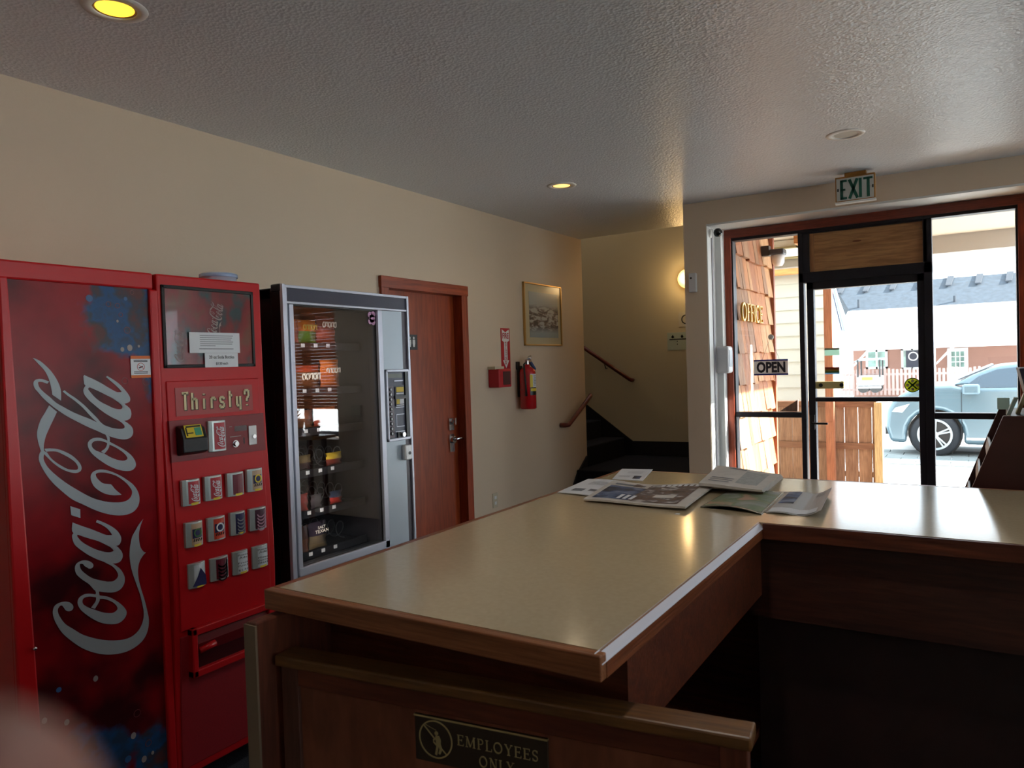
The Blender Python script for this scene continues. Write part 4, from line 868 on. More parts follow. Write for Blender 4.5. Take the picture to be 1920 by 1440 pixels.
sheet('brochure', 'dark brochure lying under the green picture brochure', 'brochure', [(1330, 953), (1443, 961), (1486, 922), (1380, 920)], .001, mat('dark_brochure', (52, 58, 56), .3), [], group=NG)
sheet('leaflet', 'grey leaflet with a curled right corner and blue corner picture', 'leaflet', [(1436, 961), (1540, 970), (1560, 926), (1477, 923)], .0015, mat('grey_leaflet', (176, 176, 176), .5),
      [('corner_picture', .05, .4, .36, .96, PHB), ('white_foot', .03, .03, .9, .2, M_PAPER)]+lines(.7, .85, .9, 2, .08, M_GREYINK, .02), lambda u, v: .022*max(0, u-.6)**1.3/.3+.004*math.sin(6*u), group=NG)
p = at(1265, 964, 2, CT); tag(MB().prism([(p.x, p.y, CT), (p.x+.012, p.y+.002, CT), (p.x+.014, p.y+.008, CT), (p.x+.003, p.y+.009, CT)], (0, 0, .001)).build('paper_scrap', M_PAPER), 'tiny white paper scrap in front of the open newspaper', 'paper scrap')
# ------------------------------------------------------------------ things on the left wall
WL = Fr((XW, 0, 0), (0, 1, 0), (0, 0, 1))
def wl(px, py, d=0): p = at(px, py, 0, XW+d); return p.y, p.z
y0, z1 = wl(982, 528, .02); y1, z0 = wl(1055, 649, .02); z0 = 1.69; z1 = 2.232
pf = thing('framed_picture', (XW, (y0+y1)/2, z0), 'gold framed harbour picture hanging near the stairwell corner', 'picture'); fwd = .022
mb = MB()
for a_ in ((y0, z0, y1, z0+.012), (y0, z1-.012, y1, z1), (y0, z0, y0+.012, z1), (y1-.012, z0, y1, z1)): WL.bx(mb, *a_, 0, fwd)
mb.build('frame', mat('gold_frame', (190, 150, 84), .3, .6), pf, .002)
WL.bx(MB(), y0+.01, z0+.01, y1-.01, z1-.01, 0, .010).build('mat_board', mat('cream_mat', (190, 176, 140), .7), pf)
a0, b0 = wl(991, 546, .01); a1, b1 = wl(1047, 634, .01)
def harbour():
    k = NT('harbour_print'); tc = k.n('ShaderNodeTexCoord'); sp_ = k.n('ShaderNodeSeparateXYZ'); k.l(tc.outputs['Generated'], sp_.inputs[0])
    mp = k.coord((1, 2.4, 6), which='Generated'); n = k.n('ShaderNodeTexNoise', Scale=2.4, Detail=6.0, Distortion=.6); k.l(mp, n.inputs['Vector'])
    dk = k.ramp(n.outputs[0], ((.40, lin((30, 24, 24))), (.5, lin((96, 78, 74))), (.58, lin((160, 162, 160)))))
    z = k.ramp(sp_.outputs['Z'], ((.1, (0, 0, 0, 1)), (.25, (1,)*4), (.6, (1,)*4), (.74, (0, 0, 0, 1))))
    k.l(k.mix(z, lin((142, 152, 152)), dk), k.b.inputs['Base Color']); k.b.inputs['Roughness'].default_value = .5; return k.m
WL.bx(MB(), a0, b1, a1, b0, .009, .012).build('print', harbour(), pf)
WL.bx(MB(), y0+.01, z0+.01, y1-.01, z1-.01, .014, .016).build('picture_glass', glass_mat('picture_glass', (1, 1, 1), .008, .2), pf)
# fire extinguisher sign, alarm box, extinguisher
M_SIGNRED = mat('sign_red', (178, 26, 40), .45)
y0, z1 = wl(938, 615); y1, z0 = wl(956, 692); w_, h_ = .132, z1-z0
F_ = Fr((XW, y0, z0), (0, 1, 0), (0, 0, 1))
fs = tag(F_.bx(MB(), 0, 0, w_, h_, 0, .004).build('fire_extinguisher_sign', M_SIGNRED), 'narrow red and white sign reading FIRE EXTINGUISHER with a downward arrow', 'sign')
mb = MB(); F_.poly(mb, [(w_*.1, h_*.97), (w_*.5, h_*.90), (w_*.9, h_*.97), (w_*.9, h_*.70), (w_*.68, h_*.66), (w_*.68, h_*.22), (w_*.86, h_*.22), (w_*.5, h_*.03), (w_*.14, h_*.22), (w_*.32, h_*.22), (w_*.32, h_*.66), (w_*.1, h_*.70)], .004, .005); mb.build('white_arrow', M_WHITE, fs)
mb = MB(); text(mb, F_, 'FIRE', w_*.5, h_*.75, h_*.13, .0052, w_*.7, bold=.03, align='CENTER'); mb.build('fire_text', M_SIGNRED, fs)
mb = MB()
for i, ch_ in enumerate('EXTINGUISHER'): text(mb, F_, ch_, w_*.5, h_*(.635-.047*i), h_*.034, .0052, (w_*.2 if ch_ != 'I' else w_*.05), bold=.03, align='CENTER')
mb.build('extinguisher_text', M_SIGNRED, fs)
y0, z1 = wl(912, 691); y1, _ = wl(944, 691, .13); z0 = 1.355; z1 = 1.50
y0 = 4.80; y1 = 4.985
ab = tag(MB().box((XW, y0, z0), (XW+.10, y1, z1)).build('alarm_box', M_SIGNRED, bevel=.008), 'red boxy alarm unit with a dark side grille on the wall beside the extinguisher', 'alarm box')
MB().box((XW+.1, y0+.06, z0+.02), (XW+.103, y1-.02, z1-.02)).build('grille', mat('dark_grille', (70, 22, 24), .6, bump=.5, bs=300), ab)
MB().box((XW, y0-.006, z1-.002), (XW+.07, y1-.06, z1+.02)).build('cream_cap', mat('cream_plastic', (196, 184, 160), .5), ab)
ec = Vector((XW+.085, 5.262, 1.160))
ex = thing('fire_extinguisher', (ec.x, ec.y, ec.z), 'red fire extinguisher with a blue lever hanging on the wall below the picture', 'fire extinguisher')
MB().lathe(ec, [(0, 0), (.062, 0), (.068, .008), (.068, .30), (.062, .325), (.04, .345), (.022, .352), (.022, .37), (0, .37)]).build('cylinder', mat('extinguisher_red', (186, 20, 28), .25, coat=.5), ex)
mb = MB().cyl(ec+Vector((0, 0, .37)), ec+Vector((0, 0, .40)), .016); mb.box(ec+Vector((-.012, -.016, .39)), ec+Vector((.012, .05, .41))); mb.tube([ec+Vector((0, .0, .41)), ec+Vector((0, .03, .435)), ec+Vector((0, .06, .44)), ec+Vector((0, .07, .425)), ec+Vector((0, .05, .41))], .005)
mb.build('valve', M_CHROME, ex)
MB().prism([ec+Vector((-.01, .01, .41)), ec+Vector((-.01, .03, .42)), ec+Vector((-.01, .13, .33)), ec+Vector((-.01, .115, .32)), ec+Vector((-.01, .04, .38))], (.02, 0, 0)).build('blue_lever', mat('blue_tag', (40, 74, 130), .4), ex)
MB().tube([ec+Vector((0, -.01, .39)), ec+Vector((.0, -.055, .37)), ec+Vector((.02, -.082, .31)), ec+Vector((.03, -.085, .2)), ec+Vector((.03, -.08, .11))], [.008]*4+[.011]).build('hose', M_BLACK, ex)
MB().box(ec+Vector((-.085, -.045, .33)), ec+Vector((-.06, -.02, .395))).box(ec+Vector((-.085, -.03, .1)), ec+Vector((-.066, .03, .36))).build('wall_bracket', M_BLACK, ex)
def arc_patch(r, a0, a1, z0, z1, m, nm, par):
    n = 10; vs = []
    for i in range(n+1):
        t = math.radians(a0+(a1-a0)*i/n); vs += [(ec.x+r*math.cos(t), ec.y+r*math.sin(t), ec.z+z0), (ec.x+r*math.cos(t), ec.y+r*math.sin(t), ec.z+z1)]
    mb = MB(); mb.smooth = True; mb.add(vs, [(2*i, 2*i+2, 2*i+3, 2*i+1) for i in range(n)]); return mb.build(nm, m, par)
arc_patch(.0685, -40, 50, .18, .29, M_PAPER, 'instruction_label', ex); arc_patch(.069, -44, -22, .18, .285, YEL, 'yellow_label_edge', ex)
arc_patch(.0688, -44, 55, .115, .18, M_BLACK, 'black_label_band', ex); arc_patch(.0694, -40, 45, .148, .172, YEL, 'yellow_label_band', ex)
mb = MB()
for i in range(7):
    t0 = math.radians(-16+(i % 2)*4); z = ec.z+.195+.0125*i
    mb.add([(ec.x+.069*math.cos(t), ec.y+.069*math.sin(t), z+dz) for t in (t0, t0+.25, t0+.5, t0+.75) for dz in (0, .005)], [(0, 2, 3, 1), (2, 4, 5, 3), (4, 6, 7, 5)])
mb.build('label_text', M_GREYINK, ex)
arc_patch(.0885, -140, 40, .155, .166, M_BLACK, 'strap', ex) if False else arc_patch(.0692, -179, 179, .157, .165, M_BLACK, 'strap', ex)
# handrails
M_RAIL = wood('handrail_wood', (92, 34, 22), (120, 50, 34), (4, 4, 4), .3, .05)
p, q = at(1066, 797, 0, XW+.07), at(1106, 744, 0, XW+.07)
hr = thing('handrail', (XW, p.y, p.z), 'short reddish wooden handrail at the end of the left wall', 'handrail')
mb = MB().tube([(XW+.002, p.y-.03, p.z), (XW+.05, p.y-.03, p.z), p, q, (XW+.07, q.y+.02, q.z+.02)], .021, 10); mb.build('rail', M_RAIL, hr)
for t in (.3, .8):
    c = p.lerp(q, t); MB().tube([(XW, c.y, c.z-.06), (XW+.04, c.y, c.z-.06), (XW+.07, c.y, c.z-.015)], .006).build('bracket', M_BLACK, hr)
p, q = at(1096, 653, 1, BY-.07), at(1180, 711, 1, BY-.07); e_ = p+(p-q)*2.5
hr = thing('handrail', (q.x, BY, q.z), 'long dark red handrail sloping down across the stairwell back wall', 'handrail')
MB().tube([e_, p, q, (q.x+.01, BY-.05, q.z-.01), (q.x+.01, BY, q.z-.01)], .021, 10).build('rail', M_RAIL, hr)
for t in (.45, -1.0):
    c = p.lerp(q, t); MB().tube([(c.x, BY, c.z-.07), (c.x, BY-.04, c.z-.07), (c.x, BY-.07, c.z-.015)], .006).build('bracket', M_BLACK, hr)
p = at(1098, 715, 1, BY-.08); q2 = Vector((p.x-1.2, p.y, p.z+.87))
y, z = wl(928, 938)
ol = tag(WL.bx(MB(), y-.035, z-.057, y+.035, z+.057, 0, .006).build('wall_outlet', mat('cream_plastic', (1, 1, 1)), bevel=.002), 'cream power outlet low on the left wall just above the counter edge', 'outlet')
mb = MB()
for dz in (-.022, .022): WL.bx(mb, y-.015, z+dz-.012, y+.015, z+dz+.012, .006, .008)
mb.build('socket', M_WHITE, ol)
# sconce and notices on the stairwell back wall
p = at(1287, 522, 1, BY-.06)
sc_ = thing('wall_sconce', (p.x, BY, p.z), 'glowing warm wall sconce half hidden by the entry column', 'wall lamp')
MB().lathe((p.x, BY, p.z), [(0, 0), (.075, 0), (.075, .02), (0, .02)], (0, -1, 0)).build('backplate', M_BRASS, sc_)
MB().lathe((p.x, BY-.02, p.z), [(.10, 0), (.098, .03), (.08, .06), (.045, .082), (0, .09)], (0, -1, 0)).build('glass_shade', mat('glowing_shade', (255, 236, 200), .4, emit=(255, 196, 110), es=.9), sc_)
def lamp(name, loc, w, col, r=.04, spot=None, rot=None):
    l = bpy.data.lights.new(name, 'SPOT' if spot else 'POINT'); l.energy = w; l.color = col; l.shadow_soft_size = r
    if spot: l.spot_size = math.radians(spot); l.spot_blend = .8
    o = bpy.data.objects.new(name, l); COL.objects.link(o); o.location = loc
    return o
lamp('sconce_bulb', (p.x, BY-.17, p.z), 1.6, (1, .66, .3), .05)
BK = Fr((0, BY, 0), (1, 0, 0), (0, 0, 1))
p, q = at(1252, 657, 1, BY), at(1292, 622, 1, BY)
nt = tag(BK.bx(MB(), p.x, p.z, q.x, q.z, 0, .003).build('safety_notice', mat('pale_green_paper', (176, 190, 176), .7)), 'pale notice with two dark symbols on the stairwell back wall', 'notice')
mb = MB(); w_, h_ = q.x-p.x, q.z-p.z
for u in (.25, .68): BK.poly(mb, [(p.x+w_*(u-.06), p.z+h_*.72), (p.x+w_*(u+.07), p.z+h_*.72), (p.x+w_*u, p.z+h_*.88)], .003, .004); BK.disc(mb, p.x+w_*u, p.z+h_*.75, .014, .003, .004, 10)
BK.bx(mb, p.x+w_*.1, p.z+h_*.58, q.x-w_*.1, p.z+h_*.64, .003, .004); BK.bx(mb, p.x+w_*.44, p.z+h_*.3, p.x+w_*.48, p.z+h_*.36, .003, .004); BK.bx(mb, p.x+w_*.44, p.z+h_*.46, p.x+w_*.48, p.z+h_*.52, .003, .004)
mb.build('symbols', M_INK, nt)
p, q = at(1273, 613, 1, BY), at(1300, 584, 1, BY)
nt = tag(BK.bx(MB(), p.x, p.z, q.x, q.z, 0, .003).build('smoking_notice', mat('dim_white_paper', (196, 190, 172), .7)), 'white notice with a round mark above the pale green notice', 'notice')
mb = MB(); BK.ring(mb, (p.x+q.x)/2, (p.z+q.z)/2, .045, .012, .003, .004, 24); mb.build('round_mark', M_INK, nt)
# ------------------------------------------------------------------ on the entry column
EF = Fr((0, EY, 0), (1, 0, 0), (0, 0, 1))
p, q = at(1294, 549, 1, EY), at(1307, 512, 1, EY)
ps = tag(EF.bx(MB(), p.x, p.z, q.x, q.z, 0, .035).build('air_freshener', mat('white_plastic', (206, 206, 208), .35), bevel=.006), 'white air freshener box on the column beside the stair opening', 'air freshener')
EF.disc(MB(), p.x+(q.x-p.x)*.35, p.z+(q.z-p.z)*.74, .008, .034, .037, 14).build('sensor_eye', M_BLACK, ps)
mb = MB().box((OX0, 5.70, 0), (OX0+.012, 5.735, OZ-.02)); tag(mb.build('cable_channel', mat('greyish_conduit', (150, 146, 152), .5)), 'thin vertical cable channel running down the white entry reveal', 'conduit')
p, q = at(1346, 698, 0, OX0+.0), at(1369, 649, 0, OX0+.10)
ds = thing('soap_dispenser', (OX0, 5.80, q.z-.2), 'white plastic wall dispenser mounted on the entry reveal', 'dispenser')
za, zb_ = at(1358, 700, 1, 5.76).z, at(1358, 649, 1, 5.76).z
MB().box((OX0, 5.755, za), (OX0+.105, 5.885, zb_)).build('housing', mat('white_plastic', (1, 1, 1)), ds, .018, seg=3)
MB().box((OX0+.095, 5.775, za+.05), (OX0+.108, 5.865, zb_-.03)).build('window_strip', mat('grey_strip', (120, 130, 140), .3), ds, .004)
p = at(1346, 436, 1, 5.68)
cm = thing('dome_camera', (OX0, 5.68, p.z), 'black dome security camera in the top corner of the entry opening', 'security camera')
MB().lathe((OX0, 5.68, p.z), [(0, 0), (.035, 0), (.035, .014), (0, .016)], (1, 0, 0)).build('mount', M_WHITE, cm)
MB().lathe((p.x-.0, 5.68, p.z-.034), [(0, 0), (.017, .004), (.03, .018), (.034, .034), (.03, .05), (.017, .064), (0, .068)], (0, 0, 1)).build('dome', mat('black_dome', (12, 12, 16), .12), cm)
# exit sign
c = at(1600, 320, 1, 5.36)
X0, X1 = at(1566, 355, 1, 5.36).x, at(1641, 347, 1, 5.36).x; Zt, Zb = at(1604, 328, 1, 5.36).z, at(1604, 377, 1, 5.36).z
xs = thing('exit_sign', ((X0+X1)/2, 5.36, Zb), 'green lettered EXIT sign hanging from the ceiling above the entry', 'exit sign')
E1 = Fr((X0, 5.36, Zb), (1, 0, 0), (0, 0, 1)); w_, h_ = X1-X0, Zt-Zb
M_GOLD = mat('brassy_sign_frame', (160, 112, 50), .4, .3)
E1.bx(MB(), 0, 0, w_, h_, -.04, 0).build('housing', M_GOLD, xs, .003)
E1.bx(MB(), .008, .012, w_-.008, h_-.012, 0, .002).build('face', mat('exit_face', (190, 192, 186), .5), xs)
E1.bx(MB(), -.002, -.006, w_+.002, .006, -.04, .004).build('lower_rim', M_WHITE, xs)
mb = MB(); x0_, x1_ = (at(1583, 320, 1, 5.36).x-X0), (at(1624, 320, 1, 5.36).x-X0); E1.bx(mb, x0_, h_-.004, x1_, CEIL-Zb, -.045, .005); mb.build('canopy', M_GOLD, xs, .003)
mb = MB(); zz = (.002, .0035); H0, H1 = h_*.12, h_*.86
def bar(a, b, c, d, w): E1.line(mb, w_*a, H0+(H1-H0)*b, w_*c, H0+(H1-H0)*d, w_*w, *zz)
bar(.165, 0, .165, 1, .075); bar(.13, .95, .30, .95, .06); bar(.13, .5, .26, .5, .055); bar(.13, .05, .30, .05, .06)
bar(.36, 0, .56, 1, .075); bar(.56, 0, .36, 1, .075); bar(.635, 0, .635, 1, .075); bar(.83, 0, .83, 1, .075); bar(.71, .95, .94, .95, .06)
mb.build('exit_letters', mat('exit_green', (16, 92, 74), .5), xs)
mb = MB(); E1.bx(mb, w_*.055, h_*.44, w_*.09, h_*.55, *zz); E1.bx(mb, w_*.925, h_*.44, w_*.96, h_*.55, *zz); mb.build('chevron_dots', M_INK, xs)
# ------------------------------------------------------------------ ceiling downlights
def downlight(x, y, lab, glow, watt):
    o = thing('recessed_downlight', (x, y, CEIL), lab, 'ceiling light', 'recessed ceiling downlights')
    MB().lathe((x, y, CEIL), [(.066, .0), (.066, -.006), (.098, -.003), (.10, .0)]).build('trim_ring', M_WHITE, o)
    MB().lathe((x, y, CEIL), [(.066, -.001), (.06, -.002), (.058, .0)]).build('inner_rim', M_BRASS if glow else M_WHITE, o)
    MB().lathe((x, y, CEIL-.001), [(0, .0), (.058, .0)]).build('lens', mat('lens_glow_%d' % int(glow*10), (255, 240, 210) if glow else (215, 218, 214), .3, emit=(255, 190, 40) if glow > .9 else (255, 196, 110), es=glow) if glow else mat('unlit_lens', (226, 228, 222), .25), o)
    if watt: lamp('downlight_bulb', (x, y, CEIL-.05), watt, (1, .78, .5) if watt < 3 else (1, .95, .88), .06, 165)
for x, y, lab, glow, w_ in ((-2.363, 1.40, 'glowing yellow downlight above the soda machine', 1.0, 1.5), (-2.338, 4.451, 'small lit downlight above the stairwell end of the room', .7, 1.2), (-.571, 4.432, 'unlit white downlight in front of the exit sign', 0, 0),
    (1.20, 4.432, 'added unseen fill downlight near the shaded window', .5, 8), (-.571, 1.40, 'added unseen fill downlight above the counter end', .5, 8), (-.571, -1.65, 'added unseen fill downlight behind the camera', .5, 5)): downlight(x, y, lab, glow, w_)  # last three fixtures are added out of view as room fill
# ------------------------------------------------------------------ entry glazing
def gx(px, py=650): return at(px, py, 1, GY).x
def gz(px, py): return at(px, py, 1, GY).z
zw = gz(1600, 414)            # underside of the wooden header
XJ = gx(1366); XJ1 = gx(1378); M1a, M1b = gx(1502), gx(1511); DSa, DSb = gx(1516), gx(1529); D2a = gx(1722); D2b = gx(1736); M2b = gx(1751); XR = gx(1911); XR1 = OX1
zt_ = gz(1440, 446); zp1 = gz(1625, 427); zp0 = gz(1625, 502); zd = gz(1625, 521); zg = gz(1625, 536); zm = gz(1625, 748)
struct('trim_2', MB().box((XJ-.004, GY-.06, zt_+.022), (OX1, GY+.06, OZ-.015)), M_HEADX, .003)
struct('trim_3', MB().box((XJ-.004, GY-.06, 0), (XJ1, GY+.06, zt_+.03)).box((XR, GY-.06, 0), (OX1, GY+.06, zt_+.03)), M_CASE, .003)
struct('trim_4', MB().box((OX0, EY+.004, OZ-.014), (OX1, GY-.05, OZ)).box((OX0, EY+.2, 0), (XJ, 6.0, OZ)).box((OX0, EY+.004, 0), (OX0+.006, EY+.2, OZ)), M_WHITE)
wf = MB(); y0, y1 = GY-.045, GY+.045
wf.box((XJ1, y0, zt_), (XR, y1, zt_+.03)); wf.box((M1a, y0, 0), (M1b, y1, zt_)); wf.box((D2b-.003, y0, 0), (M2b, y1, zt_)); wf.box((M1a, y0, zp1), (M2b, y1, zt_)); wf.box((M1a, y0, zd-.004), (M2b, y1, zp0))
zl = gz(1445, 776); zr = gz(1800, 777)
wf.box((XJ1, y0, zl-.025), (M1a, y1, zl+.016)); wf.box((M2b, y0, zr-.03), (XR, y1, zr+.012)); wf.box((XJ1, y0, 0), (M1a, y1, .12)); wf.box((M2b, y0, 0), (XR, y1, .12)); wf.box((M1b, y0, zp0), (gx(1519, 470), y1, zp1)); wf.box((gx(1731, 470), y0, zp0), (D2b+.02, y1, zp1)); wf.box((XJ1, y0, 0), (XJ1+.012, y1, zt_)); wf.box((XR-.012, y0, 0), (XR, y1, zt_))
w0 = struct('window_5', wf, M_BRONZE, .003)
MB().box((M1b, GY-.012, zp0), (D2b+.01, GY+.012, zp1)).build('plywood_transom', wood('plywood', (176, 124, 76), (200, 150, 98), (.8, 1, 9), .55, .1), w0)
MB().box((gx(1519, 470), GY-.022, zp0), (gx(1527, 470), GY-.012, zp1)).build('plywood_batten', wood('plywood_batten', (168, 112, 66), (186, 134, 86), (9, 1, .8), .5, .1), w0)
k_ = Fr((gx(1607, 452), GY-.0125, gz(1607, 452)), (1, 0, 0), (0, 0, 1)); k_.disc(MB(), 0, 0, .03, 0, .0006, 16, .007).build('wood_knot', mat('wood_knot', (120, 66, 34), .6), w0)
for nm, a0, a1, b0, b1 in (('pane', XJ1+.012, M1a, zl+.016, zt_), ('pane', XJ1+.012, M1a, .12, zl-.025), ('pane', M2b, XR-.012, zr+.012, zt_), ('pane', M2b, XR-.012, .12, zr-.03)):
    MB().box((a0, GY-.003, b0), (a1, GY+.003, b1)).build(nm, M_GLASS, w0)
df = MB()
df.box((DSa, y0+.01, .02), (DSb, y1-.01, zd)); df.box((D2a, y0+.01, .02), (D2b, y1-.01, zd)); df.box((DSa, y0+.01, zg), (D2b, y1-.01, zd)); df.box((DSa, y0+.01, .02), (D2b, y1-.01, .2)); df.box((DSb, y0+.015, zm-.018), (D2a, y1-.015, zm+.014))
d2 = struct('door_2', df, M_BRONZE, .003)
MB().box((DSb, GY-.003, zm), (D2a, GY+.003, zg)).build('upper_pane', M_GLASS, d2); MB().box((DSb, GY-.003, .2), (D2a, GY+.003, zm)).build('lower_pane', M_GLASS, d2)
GF = Fr((0, GY-.0035, 0), (1, 0, 0), (0, 0, 1))
p, q = at(1530, 730, 1, GY-.03), at(1582, 717, 1, GY-.03)
pb = GF.bx(MB(), DSb-.03, p.z+.004, q.x, q.z+.008, .0, .022).build('push_plate', mat('olive_brass_plate', (206, 188, 124), .45, .1), d2, .004)
for px_ in (1539, 1578): GF.disc(MB(), at(px_, 722, 1, GY-.03).x, (p.z+q.z)/2+.006, .014, .02, .03, 16).build('bolt_head', M_BLACK, pb)
p = at(1531, 793, 1, GY-.05); MB().box((DSa+.006, GY-.055, p.z-.05), (DSb-.006, GY-.045, p.z+.06)).cyl((DSb-.02, GY-.05, p.z), (DSb-.02, GY-.09, p.z), .009).box((DSb-.03, GY-.095, p.z-.009), (DSb+.09, GY-.082, p.z+.006)).build('door_lever', M_BLACK, d2, .003)
def stick(nm, pts, m, lab, cat='sticker'):
    p, q = at(pts[0], pts[3], 1, GY-.004), at(pts[2], pts[1], 1, GY-.004)
    return tag(GF.bx(MB(), p.x, p.z, q.x, q.z, .0, .001).build(nm, m), lab, cat), p, q
o, p, q = stick('glass_sticker', (1546, 652, 1574, 667), mat('teal_sticker', (190, 216, 206), .5, trans=.6), 'pale teal strip sticker on the door glass above the rainbow strip')
GF.bx(MB(), p.x, p.z+(q.z-p.z)*.75, q.x, q.z, .001, .002).build('pale_band', mat('buff_print', (206, 206, 176), .5, trans=.6), o)
o, p, q = stick('glass_sticker', (1547, 688, 1574, 702), mat('rainbow_blue', (130, 166, 186), .5, trans=.6), 'small rainbow striped sticker on the door glass')
for i, c_ in enumerate(((90, 150, 90), (200, 180, 80), (206, 120, 60), (190, 60, 60))): GF.bx(MB(), p.x, p.z+(q.z-p.z)*.2*(i+1), q.x, p.z+(q.z-p.z)*.2*(i+2), .001, .002).build('rainbow_band', mat('rainbow_%d' % i, c_, .5, trans=.6), o)
p = at(1711, 722, 1, GY-.004)
o = tag(GF.disc(MB(), p.x, p.z, .052, 0, .001, 30).build('round_sticker', mat('lime_sticker', (196, 206, 80), .5, trans=.6)), 'round lime green sticker at the lower right of the door glass', 'sticker')
mb = MB(); GF.ring(mb, p.x, p.z, .049, .006, .001, .002, 30); GF.line(mb, p.x-.028, p.z-.028, p.x+.028, p.z+.028, .011, .001, .002); GF.line(mb, p.x-.028, p.z+.028, p.x+.028, p.z-.028, .011, .001, .002); mb.build('green_mark', mat('sticker_green', (60, 120, 60), .5, trans=.6), o)
mb = MB(); [GF.disc(mb, p.x+a, p.z+b, .011, .001, .002, 12) for a, b in ((.03, 0), (-.03, 0), (0, .03), (0, -.03))]; mb.build('pale_dots', mat('sticker_pale', (226, 226, 190), .5, trans=.6), o)
# OPEN sign hung from a suction cup
OY = GY-.10
p, q = at(1414, 704, 1, OY), at(1477.5, 673, 1, OY); cu = at(1445, 632, 1, GY-.02)
OF = Fr((p.x, OY, p.z), (1, 0, 0), (0, 0, 1)); w_, h_ = q.x-p.x, q.z-p.z
os_ = thing('open_sign', (p.x+w_/2, OY, p.z), 'white and blue OPEN sign hanging by a cord inside the left glass', 'sign')
OF.bx(MB(), 0, 0, w_, h_, -.004, 0).build('board', mat('sign_white', (228, 224, 222), .45, trans=.35), os_)
mb = MB(); OF.bx(mb, 0, 0, w_, h_*.1, 0, .001); OF.bx(mb, 0, h_*.9, w_, h_, 0, .001); mb.build('blue_border', mat('sign_blue', (30, 40, 140), .45, trans=.35), os_)
mb = MB(); text(mb, OF, 'OPEN', w_*.5, h_*.2, h_*.62, .0006, w_*.84, bold=.045, align='CENTER'); mb.build('open_letters', mat('sign_black', (26, 20, 34), .5), os_)
cup = Vector((cu.x, GY-.012, cu.z))
MB().lathe(cup, [(0, -.004), (.022, 0), (.018, .006), (.006, .014), (0, .016)], (0, -1, 0), 16).build('suction_cup', mat('cloudy_rubber', (190, 190, 180), .3), os_)
MB().tube([OF.p(w_*.25, h_, 0), cup+Vector((0, -.015, 0))], .0012, 5).tube([cup+Vector((0, -.015, 0)), OF.p(w_*.75, h_, 0)], .0012, 5).build('cord', mat('cord_grey', (110, 104, 100), .6), os_)
# ------------------------------------------------------------------ porch
M_CON = mat('sunlit_concrete', (224, 224, 222), .9, var=.06, vs=3, bump=.2, bs=30)
g = struct('ground', MB().add([(-60, -30, -.12), (60, -30, -.12), (60, 5.9, -.12), (-60, 5.9, -.12)], [(0, 1, 2, 3)]).add([(-60, 6.0, -.02), (60, 6.0, -.02), (60, 14, -.02), (-60, 14, -.02), (60, 60, -1.1), (-60, 60, -1.1)], [(0, 1, 2, 3), (3, 2, 4, 5)]), M_CON)
pv = MB(); M_PAV = mat('grey_pavers', (128, 136, 136), .9, var=.12, vs=3)
for j in range(5):
    for i in range(34): x = -3.2+.42*i+(j % 2)*.21; pv.box((x, 11.5+.34*j, -.02), (x+.405, 11.5+.34*j+.325, -.004))
pv.build('paved_strip', M_PAV)['kind'] = 'structure'
M_DECK = wood('deck_boards', (150, 128, 106), (180, 160, 138), (.8, 9, 9), .7)
dk = MB()
for i in range(26): dk.box((-2.6+.0, 6.02+.13*i, -.02), (.9, 6.02+.13*i+.118, .0))
o = dk.build('porch_deck', M_DECK); o['kind'] = 'structure'
# shingled outer wall left of the entry
SXW = -1.60
struct('wall_outside', MB().box((-1.70, 6.0, 0), (SXW-.03, 7.25, 2.9)), M_DARKWOODV)
SHM = [wood('shingle_%d' % i, a, b, (6, 9, 1.0), .7, .3) for i, (a, b) in enumerate((((166, 106, 66), (194, 136, 90)), ((146, 90, 58), (174, 118, 80)), ((182, 132, 88), (208, 166, 124)), ((136, 96, 70), (166, 128, 98))))]
mb = MB(); rr = random.Random(3); z = .0; row = 0; ch_ = .262
while z < 2.6:
    y = 6.0
    while y < 7.24:
        wd = rr.choice((.09, .13, .17, .2)); y2 = min(y+wd, 7.25); dz = rr.uniform(-.012, .012); th = rr.uniform(.016, .024)
        mb.m = rr.randrange(4)
        z0 = max(0, z+dz); zt2 = z+ch_+.03
        mb.add([(SXW-.03, y+.002, z0), (SXW+th-.006, y+.002, z0), (SXW+th-.006, y2-.002, z0), (SXW-.03, y2-.002, z0), (SXW-.03, y+.002, zt2), (SXW-.022, y+.002, zt2), (SXW-.022, y2-.002, zt2), (SXW-.03, y2-.002, zt2)], [(0,3,2,1),(4,5,6,7),(0,1,5,4),(1,2,6,5),(2,3,7,6),(3,0,4,7)])
        y = y2
    z += ch_; row += 1
o = mb.build('wall_shingles', SHM); o['kind'] = 'structure'
struct('trim_5', MB().box((-1.72, 7.25, 0), (SXW+.02, 7.30, 2.9)), wood('reddish_corner_board', (140, 80, 58), (164, 100, 74), (9, 9, .8), .6))
